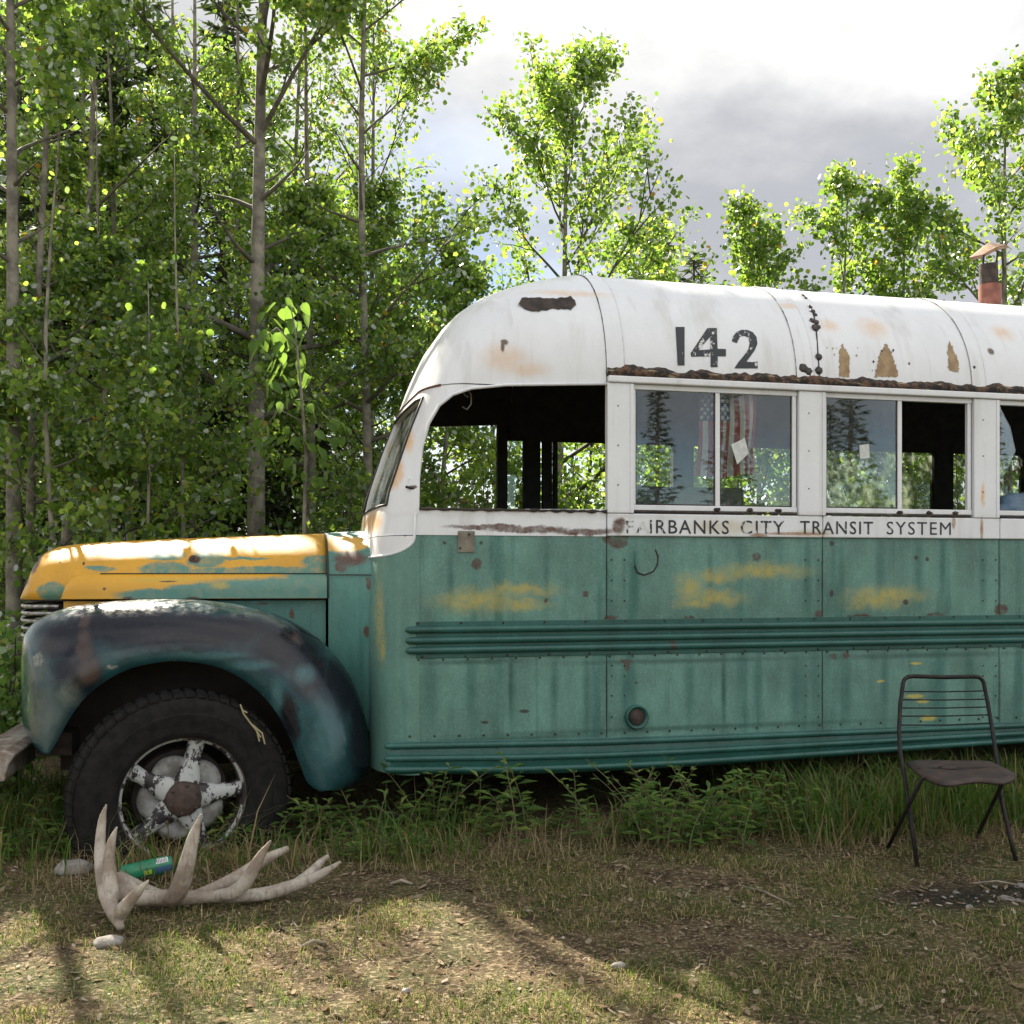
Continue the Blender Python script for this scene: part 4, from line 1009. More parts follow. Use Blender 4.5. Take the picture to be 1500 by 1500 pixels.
for q in sv:
    r = []
    for j in range(6):
        f_ = j / 5; a = cxy + (q - cxy) * f_; p = G(a[0], a[1], .40); z = .40 - .014 * (1 - f_ ** 2) - .012 * max(0, f_ - .8) * 5
        r.append((p[0], p[1], z))
    rows.append(r)
rows.append(rows[0])
seatm2 = plain('seat_rust', (0.070, 0.042, 0.032), .65, c2=(0.035, 0.024, 0.02), scale=16, bump=.3)
st = MB().grid(rows).build('seat', seatm2, ch, smooth=True); s_ = st.modifiers.new('s', 'SOLIDIFY'); s_.thickness = .012
pc = G(1390, 1121, .40); MB().blob((pc[0], pc[1], .392), (.045, .03, .006), 3, .4, 12).build('seat_stain', rust_dark, ch, smooth=True)
g1, g2 = G(1300, 1243), G(1430, 1228)
MB().tube([G(1352, 1138, .39), g1], .0085, 8).build('rear_leg', black_paint, ch, smooth=True)
MB().tube([G(1473, 1138, .39), g2], .0085, 8).build('rear_leg', black_paint, ch, smooth=True)
MB().tube([G(1344, 1128, .385), G(1462, 1126, .385)], .009, 8).build('seat_bar', black_paint, ch, smooth=True)

# moose antler
def za(x, y, t): return PT(50 + x / 3, 1000 + y / 3, t)
an = MB()
def tine(pts, rad):
    q = spline([tuple(za(*p)) for p in pts], 4 * len(pts)); rr_ = np.interp(np.linspace(0, 1, len(q)), np.linspace(0, 1, len(rad)), rad)
    an.tube([tuple(p) for p in q], list(rr_), 10)
tine([(385, 1085, 3.62), (350, 1010, 3.66), (318, 930, 3.74), (300, 840, 3.82), (290, 720, 3.88), (300, 600, 3.90), (318, 532, 3.90)], [.012, .026, .028, .026, .021, .015, .004])
tine([(340, 960, 3.72), (335, 870, 3.74), (328, 780, 3.76), (340, 700, 3.76), (365, 630, 3.76)], [.03, .028, .022, .016, .004])
tine([(365, 1030, 3.66), (400, 985, 3.62), (455, 920, 3.6), (510, 863, 3.6)], [.03, .025, .017, .004])
tine([(330, 900, 3.76), (400, 940, 3.80), (500, 945, 3.84), (620, 945, 3.86), (760, 940, 3.88), (900, 940, 3.9)], [.03, .035, .028, .030, .022, .022])
tine([(370, 840, 3.86), (430, 880, 3.90), (520, 925, 3.9), (600, 945, 3.88)], [.014, .022, .024, .02])
tine([(340, 880, 3.80), (380, 880, 3.84), (440, 920, 3.86)], [.03, .04, .03])
tine([(600, 955, 3.84), (640, 900, 3.82), (670, 800, 3.80), (700, 680, 3.80), (735, 572, 3.80)], [.028, .036, .03, .022, .004])
tine([(800, 935, 3.88), (880, 920, 3.86), (940, 860, 3.85), (990, 770, 3.85), (1042, 690, 3.85)], [.02, .028, .026, .019, .005])
tine([(700, 935, 3.9), (800, 900, 3.96), (900, 850, 4.02), (1010, 780, 4.08), (1120, 726, 4.12)], [.018, .024, .026, .024, .012])
tine([(880, 940, 3.9), (1000, 930, 3.94), (1100, 905, 3.98), (1200, 870, 4.0), (1280, 830, 4.0), (1350, 785, 4.0)], [.022, .026, .026, .022, .017, .006])
tine([(1140, 890, 4.0), (1210, 840, 4.04), (1255, 795, 4.06), (1295, 757, 4.08)], [.02, .020, .017, .008])
ao = an.build('moose_antler', bone)
md = ao.modifiers.new('r', 'REMESH'); md.mode = 'VOXEL'; md.voxel_size = .006
md = ao.modifiers.new('s', 'SMOOTH'); md.iterations = 4; md.factor = .5
bake(ao); ao.data.polygons.foreach_set('use_smooth', [True] * len(ao.data.polygons))
tag(ao, 'bleached moose antler with upright tines lying on the ground by the wheel', 'antler')

# drink can
canm = plain('can_green', (0.015, 0.16, 0.075), .3, c2=(0.02, 0.22, 0.11), scale=20, bump=.05)
c0, c1 = PT(178, 1281, 4.18), PT(252, 1264, 4.26); ax = Vector(c1 - c0); L = ax.length
Mx = Matrix.Translation(c0 + np.array((0, 0, .0))) @ ax.to_track_quat('Z', 'Y').to_matrix().to_4x4()
can = empty('drink_can', (c0[0], c0[1], 0), 'green drink can lying behind the moose antler', 'can')
MB().lathe([(0, .006), (.022, .004), (.029, 0), (.034, .012), (.034, L - .02), (.028, L - .004), (.026, L), (.0, L - .004)], Mx, 24).build('can_body', canm, can, smooth=True, sharp=35)
lbw = plain('label_white', (0.7, 0.72, 0.72), .5, var=.05); 
def can_patch(a0, a1, h0, h1, m, nm, r=.0346):
    return MB().grid([[Mx @ Vector((r * math.cos(a), r * math.sin(a), h)) for h in (h0, h1)] for a in np.linspace(a0, a1, 7)]).build(nm, m, can, smooth=True)
# find the side of the can that faces the camera
cdir = Mx.inverted().to_3x3() @ (Vector(CAM) - Vector(c0)); fa_ = math.atan2(cdir.y, cdir.x)
up_ = Mx.inverted().to_3x3() @ Vector((0, 0, 1)); ua = math.atan2(up_.y, up_.x)
sgn = 1 if math.sin(ua - fa_) > 0 else -1
can_patch(fa_ + sgn * .25, fa_ + sgn * .95, L * .68, L * .92, lbw, 'barcode_label')
for k in range(7): can_patch(fa_ + sgn * .3, fa_ + sgn * .9, L * (.70 + .03 * k), L * (.712 + .03 * k), letter_m, 'barcode_line', .0350)
can_patch(fa_ - sgn * .75, fa_ - sgn * .2, L * .42, L * .58, plain('lime', (0.40, 0.55, 0.06), .5), 'lime_mark')
can_patch(fa_ - sgn * .9, fa_ - sgn * .1, L * .66, L * .97, plain('blue_mark', (0.05, 0.12, 0.22), .4), 'blue_mark')

# stones, pebbles, sticks, the pale block at the left edge
def stone(name, p, r, seed, label, m=stone_m, group=None, seg=12):
    o = MB().blob((p[0], p[1], p[2] + r[2] * .5), r, seed, .35, seg).build(name, m, smooth=True); return tag(o, label, 'stone', group)
stone('stone', G(108, 1278), (.075, .05, .035), 3, 'grey flat stone on the ground left of the antler')
stone('stone', G(160, 1384), (.05, .035, .018), 5, 'pale stone at the foot of the antler', pale_stone)
stone('stone', G(595, 1456), (.017, .014, .012), 6, 'small white stone alone in the sunlit grass', pale_stone, seg=8)
stone('stone', G(905, 1420), (.028, .02, .016), 8, 'pale stone at the edge of the sunlit patch', pale_stone, seg=8)
blk = MB(); q = [PT(-40, 1098, 4.55), PT(4, 1100, 4.5), PT(20, 1107, 4.5), PT(10, 1122, 4.5), PT(5, 1146, 4.5), PT(-40, 1156, 4.5)]
y_b = float(np.mean([a[1] for a in q])); bmp = plain('bumper_metal', (0.36, 0.33, 0.30), .6, c2=(0.17, 0.12, 0.09), scale=14, bump=.3)
blk.prism([(a[0], y_b, a[2]) for a in q], (0, 2 * (YC - y_b), 0)); o = blk.build('front_bumper', bmp, bus, bevel=.008); o['label'] = 'pale weathered bumper end'
for yb_ in (.66, 1.72): MB().box((q[1][0] - .03, yb_, .40), (P(78, 1100, .5)[0], yb_ + .06, .46)).build('bumper_bracket', under, bus)
pbs = [MB().blob((0, 0, 0), (1, .8, .55), q, .9, 8).mesh('pebble', pale_stone, False) for q in (2, 5, 9, 14)]
pts = [(1098 + 333 - 50 - 10, 1305), (1290, 1322), (1315, 1309), (1383, 1316), (1394, 1315), (1446, 1305), (1400, 1307), (1364, 1305), (1452, 1322), (1488, 1311), (1475, 1317), (1430, 1316), (1412, 1325), (1340, 1328), (1493, 1322), (1458, 1300), (1470, 1335), (1350, 1313), (1498, 1300), (1420, 1330)]
for k, (a, b) in enumerate(pts):
    o = link('pebble', pbs[k % 4]); p = G(a, b); s = random.choice((.005, .006, .008, .010, .015)) * random.uniform(.8, 1.2); o.location = (p[0], p[1], .006 + ground_h(p[0], p[1])); o.scale = (s * random.uniform(.9, 1.8), s, s * random.uniform(.7, 1.1)); o.rotation_euler = (0, 0, random.random() * 6)
    tag(o, 'white pebble among the dark ash beside the chair', 'pebble', 'white pebbles in the ash')
for k, (a, b, c_, d, r, lb) in enumerate([(1082, 1300, 1165, 1332, .005, 'long bare twig lying on shaded grass below the bus'), (572, 1298, 604, 1298, .007, 'short pale stick on the shaded ground right of the antler'), (520, 1390, 527, 1330, .003, 'thin dead stalk standing in the lit grass'), (1425, 1297, 1500, 1301, .004, 'thin stick lying across the dark ash'), (440, 1392, 478, 1385, .006, 'short broken twig in the sunlit grass')]):
    e = G(c_, d) if k != 2 else PT(c_, d, G(a, b).tolist()[1] * 0 + HC * F / (b - HY))
    s = G(a, b); mid = (s + e) / 2 + np.array((.0, .01, .012))
    up_z = np.array((0, 0, .008))
    tag(MB().tube([s + up_z, mid + up_z, e + up_z], [r, r, r * .6], 6).build('twig', wood_m, smooth=True), lb, 'twig')

# ================================================================== GRASS AND LITTER (stuff)
def blades(name, pos, h, w, lean, mat, curl=.5):
    """bent grass blades: a quad and a tip each, in one mesh"""
    n = len(pos); la = rng.uniform(0, 2 * np.pi, n); az = la + np.pi / 2
    sd_ = np.stack([np.cos(az), np.sin(az), 0 * az], 1)
    ld = np.stack([np.cos(la), np.sin(la), 0 * la], 1) * (lean * rng.uniform(.1, 1, n) * h)[:, None]
    up = np.array((0, 0, 1.0)); ww = (w / 2)[:, None] * sd_
    mid = pos + up * (h * .6)[:, None] + ld * .35; tip = pos + up * (h * (1 - curl * rng.uniform(0, .6, n)))[:, None] + ld
    V = np.stack([pos - ww, pos + ww, mid + ww * .8, mid - ww * .8, tip], 1).reshape(-1, 3)
    k = np.arange(n, dtype=np.int32)[:, None] * 5
    loops = np.concatenate([k + np.array([[0, 1, 2, 3, 3, 2, 4]], dtype=np.int32)], 1).ravel()
    st_ = (np.arange(n, dtype=np.int32)[:, None] * 7 + np.array([[0, 4]], dtype=np.int32)).ravel()
    me = bpy.data.meshes.new(name); me.vertices.add(n * 5); me.vertices.foreach_set('co', np.ascontiguousarray(V, dtype=np.float32).ravel())
    me.loops.add(n * 7); me.loops.foreach_set('vertex_index', loops); me.polygons.add(n * 2); me.polygons.foreach_set('loop_start', st_)
    me.materials.append(mat); me.update(calc_edges=True); return link(name, me)
def scatter(n, x0, x1, y0, y1):
    p = np.zeros((n, 3)); p[:, 0] = rng.uniform(x0, x1, n); p[:, 1] = rng.uniform(y0, y1, n); return p
def gh(p):
    p[:, 2] = [ground_h(a, b) for a, b in p[:, :2]]; return p
def not_ash(p):
    d = ((p[:, 0] - fp[0] - .12) / .5) ** 2 + ((p[:, 1] - fp[1]) / .18) ** 2
    return p[(d > 1) | (rng.random(len(p)) < .05)]
p = not_ash(scatter(210000, -3.0, 2.9, -2.7, .1))
nz = np.array([noise.noise(Vector((a * 2.2, b * 2.2, 0))) + .6 * noise.noise(Vector((a * 7, b * 7, 4))) for a, b in p[:, :2]])
p = gh(p[rng.random(len(p)) < np.clip(.42 + 1.5 * nz, .04, 1)])
tag(blades('ground_grass', p, rng.gamma(2.0, .007, len(p)) + .004, rng.uniform(.0015, .0034, len(p)), 1.6, grass_blade), 'short mossy grass and straw covering the foreground', 'grass', kind='stuff')
p = gh(scatter(26000, -3.0, 2.9, -2.7, .1)); n = len(p)
# flat dry leaves and chips
az = rng.uniform(0, 6.28, n); s = rng.gamma(2.0, .0030, n) + .002
dx = np.stack([np.cos(az), np.sin(az), rng.normal(0, .25, n)], 1) * s[:, None]; dy = np.stack([-np.sin(az), np.cos(az), rng.normal(0, .25, n)], 1) * (s * np.where(rng.random(n) < .35, .08, rng.uniform(.15, .6, n)))[:, None]
p[:, 2] += .008
V = np.stack([p - dx, p - dx * .2 - dy, p + dx * .6 - dy * .8, p + dx, p + dx * .2 + dy, p - dx * .7 + dy * .7], 1).reshape(-1, 3)
tag(link('leaf_litter', fast_mesh('leaf_litter', V, 6, litter_mat)), 'scattered dry leaves and wood chips on the ground', 'leaf litter', kind='stuff')
# tall grass along the bus
def clump(cx, cy, sx, sy, n): q = np.zeros((n, 3)); q[:, 0] = rng.normal(cx, sx, n); q[:, 1] = rng.normal(cy, sy, n); return q
ps = [scatter(2600, .9, 3.2, -.62, .25), scatter(350, -.95, -.45, -.45, .1), scatter(250, .1, 1.0, -.4, .1), scatter(500, -2.0, -.7, -.45, -.05)]
for k in range(60):
    x = rng.uniform(.9, 3.1); ps.append(clump(x, rng.uniform(-.5, .1), .04, .04, 40))
p = gh(np.vstack(ps)); hmax = np.where(p[:, 0] > .85, rng.uniform(.08, .38, len(p)), rng.gamma(2.0, .045, len(p)) + .02)
tag(blades('tall_grass', p, hmax, rng.uniform(.004, .009, len(p)), 1.15, tall_blade, curl=.8), 'tall grass growing along the skirt of the bus', 'grass', kind='stuff')
ps = [scatter(1500, -2.2, .9, -.55, -.1), scatter(700, .9, 3, -.75, -.4), clump(-1.9, -.15, .25, .12, 260)]
p = gh(np.vstack(ps))
tag(blades('dry_grass', p, rng.gamma(2.2, .03, len(p)) + .015, rng.uniform(.002, .005, len(p)), 2.0, dry_blade, curl=.8), 'dry brown grass at the edge of the weeds', 'grass', kind='stuff')
p = gh(np.vstack([clump(*G(40, 1215)[:2], .16, .12, 500), clump(*G(10, 1180)[:2], .2, .25, 400), scatter(1200, -3.4, -2.1, -.3, 1.6)]))
tag(blades('bright_grass', p, rng.uniform(.08, .24, len(p)), rng.uniform(.004, .008, len(p)), .8, tall_blade, curl=.6), 'sunlit grass left of the front wheel', 'grass', kind='stuff')
p = gh(scatter(26000, -9, 16, 2.6, 14))
tag(blades('forest_floor_plants', p, rng.uniform(.1, .4, len(p)), rng.uniform(.015, .05, len(p)), .9, dull_leaf, curl=.5), 'low green growth on the forest floor behind the bus', 'undergrowth', kind='stuff')

# ================================================================== PLANTS
def sun_gap_mask(p, keep=.01):
    """gaps in the crowns where the sun comes through to the grass in front of the bus"""
    qx = p[:, 0] + SHX * p[:, 2]; qy = p[:, 1] + SHY * p[:, 2]
    hit = (qx > -2.6) & (qx < 1.3) & (qy < -.75) & (qy > -2.5)
    nz_ = np.array([noise.noise(Vector((a * 1.9, b * 2.6, 7.0))) if h else 1 for a, b, h in zip(qx, qy, hit)])
    hit &= nz_ > -.75
    return ~hit | (rng.random(len(p)) < keep)
def sun_gap(p, keep=.02): return p[sun_gap_mask(p, keep)]
SHAPES = {'round': [(0, 0), (.22, .40), (.60, .46), (1, 0), (.60, -.46), (.22, -.40)],
          'quad': [(0, 0), (.45, .46), (1, 0), (.45, -.46)],
          'lance': [(0, 0), (.3, .11), (1, 0), (.3, -.11)],
          'needle': [(0, .13), (1, .03), (1, -.03), (0, -.13)]}
def norm(a): return a / np.maximum(np.linalg.norm(a, axis=1, keepdims=True), 1e-9)
def leaf_cards(pos, size, shape, mat, name, parent, droop=.5, axis=None, flat=0.0):
    n = len(pos)
    a = rng.normal(0, 1, (n, 3)); a[:, 2] -= droop * 1.5
    if axis is not None: a = axis + rng.normal(0, .25, (n, 3))
    a = norm(a); b = rng.normal(0, 1, (n, 3)); b[:, 2] *= (1 - flat); b = norm(np.cross(a, b))
    sh = np.array(SHAPES[shape]); k = len(sh)
    V = pos[:, None, :] + size[:, None, None] * (sh[None, :, 0, None] * a[:, None, :] + sh[None, :, 1, None] * b[:, None, :])
    o = link(name, fast_mesh(name, V.reshape(-1, 3), k, mat), parent); return o

def aspen(px, t, H, r0, c0, cw, nleaf, label, seed, leaf=.044, lean=(0, 0), nl=24, mat=aspen_leaf, bark=bark_pale, shape='round', group='aspen trees behind the bus', name='aspen_tree', sub=6, spread=.06, gap=True, el=(12, 62), foot=None, tpr=.65):
    rr = random.Random(seed)
    b = GT(px, t) if foot is None else np.array(foot, float)
    root = empty(name, b, label, 'tree', group)
    K = 9; tp = []
    wx, wy = rr.uniform(-.1, .1), rr.uniform(-.1, .1)
    for i in range(K):
        f = i / (K - 1); tp.append(b + np.array((lean[0] * f * f + wx * math.sin(f * 5 + seed), lean[1] * f * f + wy * math.sin(f * 4 + seed * 2), H * f - .05)))
    tr = [r0 * (1 - .88 * (i / (K - 1)) ** 1.1) for i in range(K)]
    mbr = MB(); mbr.tube(tp, tr, 9); anc = []; nfv = len(mbr.f)
    def on_trunk(h):
        f = min(1, h / H) * (K - 1); i = min(int(f), K - 2); return tp[i] + (tp[i + 1] - tp[i]) * (f - i), tr[i] + (tr[i + 1] - tr[i]) * (f - i)
    for i in range(nl):
        f = (i + rr.random()) / nl; h = c0 + (H - c0) * f ** .95 * .98
        p, rb = on_trunk(h); L = cw * ((1 - f) ** tpr * .88 + .14) * (.55 + .45 * min(1, f * 5)) * rr.uniform(.65, 1.12)
        az = i * 2.39996 + rr.uniform(-.5, .5); e = R(el[0] + (el[1] - el[0]) * f + rr.uniform(-12, 12))
        d = np.array((math.cos(az) * math.cos(e), math.sin(az) * math.cos(e), math.sin(e)))
        pts = [p]; dd_ = d.copy()
        for s in range(5):
            dd_ = dd_ + np.array((rr.uniform(-.16, .16), rr.uniform(-.16, .16), rr.uniform(-.06, .16))); dd_ /= np.linalg.norm(dd_); pts.append(pts[-1] + dd_ * L / 5)
        if gap and not sun_gap_mask(np.array([pts[3], pts[5]]), .0).all() and rr.random() < .85 and L > .3: pts = [pts[0] + (q_ - pts[0]) * .35 for q_ in pts]; L *= .35
        rl = min(rb * .55, .012 + L * .016); mbr.tube(pts, [rl * (1 - .85 * s / 5) for s in range(6)], 5, cap=False)
        for s in range(sub):
            g = .22 + .78 * (s + rr.random()) / sub; j = min(int(g * 5), 4); q = pts[j] + (pts[j + 1] - pts[j]) * (g * 5 - j)
            d2 = (pts[j + 1] - pts[j]) / np.linalg.norm(pts[j + 1] - pts[j]) + np.array((rr.uniform(-.9, .9), rr.uniform(-.9, .9), rr.uniform(-.45, .7))); d2 /= np.linalg.norm(d2)
            l2 = L * rr.uniform(.18, .42) * (1.15 - g * .5) + .08
            if gap and not sun_gap_mask(np.array([q + d2 * l2 * .7]), .0).all(): continue
            e2 = [q, q + d2 * l2 * .5 + np.array((0, 0, .02)), q + d2 * l2]
            mbr.tube(e2, [rl * .35 + .002, rl * .22 + .0015, .0015], 3, cap=False)
            for w in np.linspace(.25, 1.05, 4): anc.append(q + d2 * l2 * w)
        for w in (.75, .9, 1.0): anc.append(pts[0] + (pts[-1] - pts[0]) * w)
    mbr.m[nfv:] = [1] * (len(mbr.f) - nfv)
    mbr.build('trunk', [bark, bark_twig], root, smooth=True)
    anc = np.array(anc); idx = rng.integers(0, len(anc), nleaf); pos = anc[idx] + rng.normal(0, spread, (nleaf, 3))
    pos = pos[pos[:, 2] > .15]
    if gap: pos = sun_gap(pos)
    leaf_cards(pos, leaf * rng.uniform(.5, 1.35, len(pos)), shape, mat, 'crown', root)
    return root

def spruce(px, t, H, cw, label, seed, nq=5000, c0=.3, group='spruce trees', foot=None, lean=0.0, mat=spruce_needle):
    rr = random.Random(seed); b = GT(px, t) if foot is None else np.array(foot, float)
    root = empty('spruce_tree', b, label, 'tree', group)
    br = MB().tube([b + np.array((lean * k / 5, 0, H * k / 5 - .05)) for k in range(6)], [.02 + .014 * H * (1 - k / 5) for k in range(6)], 7)
    P_, A_ = [], []; nb = int(H * 22)
    for i in range(nb):
        f = (i + rr.random()) / nb; h = c0 + (H - c0) * f; L = cw * (1 - f) ** .85 * rr.uniform(.65, 1.1) + .05
        az = i * 2.4 + rr.uniform(-.4, .4); o = b + np.array((lean * h / H, 0, h)); q0 = o; pts = [o]
        for s in range(4):
            pts.append(pts[-1] + np.array((math.cos(az), math.sin(az), .25 - .34 * (1 - f) * (1.2 - s * .35) + .1 * f)) * L / 4)
        if not sun_gap_mask(np.array([pts[2], pts[4]]), .0).all(): continue
        br.tube(pts, [.008, .006, .005, .004, .002], 3, cap=False)
        m = max(8, int(1.6 * nq / nb * (L / (cw * .55))))
        for _ in range(m):
            g = rr.random() ** .8 * 4; j = min(int(g), 3); q = pts[j] + (pts[j + 1] - pts[j]) * (g - j)
            s = rr.choice((-1, 1)); side = np.array((-math.sin(az) * s, math.cos(az) * s, -.15)); fw = np.array((math.cos(az), math.sin(az), 0))
            P_.append(q + np.array((0, 0, rr.uniform(-.03, .02)))); A_.append(side * rr.uniform(.3, 1) + fw * rr.uniform(.2, .9) + np.array((0, 0, rr.uniform(-.35, .15))))
    br.build('trunk', bark_dark, root, smooth=True)
    P_ = np.array(P_); A_ = np.array(A_); km = sun_gap_mask(P_); P_ = P_[km]; A_ = A_[km]
    leaf_cards(P_, rng.uniform(.08, .19, len(P_)) * (.8 + .06 * H), 'needle', mat, 'crown', root, axis=norm(A_))
    return root

def shrub(px, t, H, wd, nleaf, label, seed, leaf=.05, mat=dull_leaf, group='shrubs behind the bus', shape='quad', z0=.15, nst=9, name='leafy_shrub', spread=.09):
    rr = random.Random(seed); b = GT(px, t); root = empty(name, b, label, 'shrub', group); st = MB(); anc = []
    for i in range(nst):
        az = rr.uniform(0, 6.28); d = np.array((math.cos(az) * wd * rr.uniform(.2, 1), math.sin(az) * wd * rr.uniform(.2, 1), H * rr.uniform(.6, 1.05)))
        pts = [b + d * np.array((g ** 1.3, g ** 1.3, g)) for g in np.linspace(0, 1, 12)]; st.tube(pts, list(np.linspace(.014, .003, 12)), 4, cap=False)
        for _ in range(14):
            g = rr.uniform(z0, 1.0); q = b + d * np.array((g ** 1.3, g ** 1.3, g)); e = q + np.array((rr.uniform(-1, 1), rr.uniform(-1, 1), rr.uniform(-.2, .7))) * wd * .33
            st.tube([q, e], [.004, .0015], 3, cap=False); anc += [q * .5 + e * .5, e, e * .75 + q * .25]
    st.build('stem', bark_dark, root)
    anc = np.array(anc); pos = anc[rng.integers(0, len(anc), nleaf)] + rng.normal(0, spread, (nleaf, 3)); pos = sun_gap(pos[pos[:, 2] > .05], .2)
    leaf_cards(pos, leaf * rng.uniform(.6, 1.25, len(pos)), shape, mat, 'foliage', root); return root

# --- trees left of and behind the hood (column in the photo, depth)
aspen(373, 8.6, 8.4, .084, 2.3, 2.3, 22000, 'tall aspen with thick grey trunk rising behind the middle of the hood', 11, nl=34, lean=(.15, 0), leaf=.045)
aspen(22, 7.3, 7.6, .06, 1.7, 1.6, 13000, 'pale-trunked aspen at the left edge with dark knots', 12, nl=28, lean=(-.1, .1))
aspen(52, 7.9, 6.6, .042, 1.6, 1.3, 10000, 'slender aspen just right of the pale trunk at the left edge', 13, nl=24, lean=(.1, 0))
aspen(105, 9.6, 7.4, .06, 1.9, 1.6, 11000, 'aspen with dim trunk behind the nose of the hood', 14, nl=24, lean=(.2, 0))
aspen(203, 10.2, 6.2, .055, 1.8, 1.5, 10000, 'aspen leaning behind the front third of the hood', 15, nl=22, lean=(-.35, 0))
aspen(452, 9.8, 7.2, .05, 1.9, 1.6, 13000, 'thin aspen close right of the thick grey trunk', 16, nl=26)
aspen(285, 11.8, 8.6, .07, 2.4, 1.9, 11000, 'far aspen filling the gap left of the thick grey trunk', 17, nl=24)
aspen(545, 11.2, 5.2, .04, 1.2, 1.3, 9500, 'young aspen with yellow leaves beside the windshield', 18, nl=22)
aspen(150, 8.3, 5.0, .03, 1.4, 1.2, 9500, 'young bushy aspen above the front of the hood', 19, nl=22)
aspen(528, 9.2, 8.2, .05, 2.2, 1.75, 15000, 'tall leafy aspen left of the curved roof front', 20, nl=30, lean=(.2, 0))
for px, t, H, lb, sd_ in ((120, 12.6, 9.2, 'tall aspen in the second row behind the nose of the hood', 40), (255, 13.2, 9.6, 'tall aspen in the second row left of the thick trunk', 41), (345, 12.4, 9.0, 'tall aspen in the second row just behind the thick trunk', 42), (440, 13.4, 9.4, 'tall aspen in the second row right of the thick trunk', 43), (545, 12.6, 7.9, 'tall aspen in the second row behind the windshield', 44), (20, 12.8, 9.2, 'tall aspen in the second row at the left edge', 45)):
    aspen(px, t, H, .06, 1.8, 1.9, 5200, lb, sd_, leaf=.058, nl=28, shape='quad', spread=.1)
aspen(85, 6.9, 4.6, .022, .9, .95, 3600, 'young aspen in front of the trunks at the left edge', 46, nl=22, leaf=.046, gap=True)
aspen(262, 7.4, 4.2, .02, .9, .9, 3000, 'young aspen in front of the wood left of the thick trunk', 47, nl=20, leaf=.046, gap=True)
aspen(215, 7.1, 3.2, .018, .8, .75, 2600, 'short sapling above the middle of the hood', 48, nl=18, leaf=.046, gap=True)
# --- behind the roof
aspen(806, 11.0, 6.35, .065, 1.3, 3.0, 14500, 'broad open aspen with pointed top standing above the driver window', 21, nl=30, lean=(.25, 0), leaf=.047, el=(16, 60), spread=.07, tpr=.85, gap=False, sub=7)
aspen(655, 10.4, 4.3, .04, .7, 1.3, 9500, 'low aspen beside the curved front of the roof', 22, nl=26, el=(5, 55))
aspen(930, 12.2, 5.2, .04, .7, 1.4, 8500, 'aspen standing before the spruce above the roof', 23, nl=26, el=(5, 55))
aspen(1105, 10.6, 4.75, .04, .6, 1.45, 9500, 'short aspen above the painted number on the roof', 24, nl=26, el=(5, 55))
aspen(1235, 10.2, 4.95, .038, .6, 1.25, 8500, 'narrow aspen with bare topmost twig above the roof', 25, nl=26, el=(5, 55))
aspen(1335, 10.0, 4.95, .04, .6, 1.25, 8500, 'leafy aspen left of the stovepipe', 26, nl=26, el=(5, 55))
aspen(1475, 9.6, 5.6, .055, .7, 1.45, 13000, 'tall aspen at the right edge behind the stovepipe', 27, nl=32, el=(8, 58))
aspen(1640, 10.5, 6.8, .06, 1.0, 1.4, 6000, 'aspen just beyond the right edge of the roof', 28, nl=24)
aspen(1000, 10.8, 3.9, .03, .5, 1.2, 7500, 'low bushy aspen seen through the first side window', 29, nl=22, el=(5, 50))
# --- spruces
spruce(230, 12.2, 5.0, 1.5, 'dark lower spruce in the gap left of the thick trunk', 37, 7000)
spruce(90, 12.0, 5.5, 1.5, 'dark lower spruce behind the nose of the hood', 38, 7000)
spruce(420, 12.4, 5.0, 1.4, 'dark lower spruce right of the thick trunk', 39, 6500)
spruce(168, 13.2, 11.5, 1.9, 'tall dark spruce behind the aspens at upper left', 31, 9000)
spruce(330, 16.0, 10.5, 1.8, 'dark spruce deep in the wood behind the thick trunk', 32, 7000)
spruce(20, 14.5, 10.0, 1.8, 'dark spruce behind the leftmost trunks', 33, 6000)
spruce(470, 15.0, 6.8, 1.5, 'dark spruce between the thick trunk and the windshield', 34, 6000)
spruce(965, 14.5, 6.0, .95, 'faint spruce tip right of the pointed aspen', 35, 4500)
spruce(1016, 16.5, 6.1, .8, 'small spruce tip peeping over the roof', 36, 3000)
# --- wood further back
ORD = ['first', 'second', 'third', 'fourth', 'fifth', 'sixth', 'seventh', 'eighth', 'ninth', 'tenth', 'eleventh', 'twelfth', 'thirteenth', 'fourteenth']
far = [(-60, 13, 8.5), (70, 17, 10), (230, 18, 10), (400, 18, 9.5), (520, 17, 7.2), (620, 17, 5.2), (720, 16, 4.8), (860, 18, 4.6), (1080, 17, 4.9), (1180, 18, 4.6), (1300, 17, 4.4), (1420, 18, 5.0), (1560, 16, 5.5)]
for k, (px, t, H) in enumerate(far):
    aspen(px, t, H, .07, 1.0, 1.7, 3000, 'far aspen behind the nearer trees, ' + ORD[k] + ' of the back row from the left', 50 + k, leaf=.085, nl=20, shape='quad', group='far aspens in the wood', mat=dull_leaf if k % 3 == 0 else aspen_leaf, bark=bark_dark, sub=4, spread=.12)
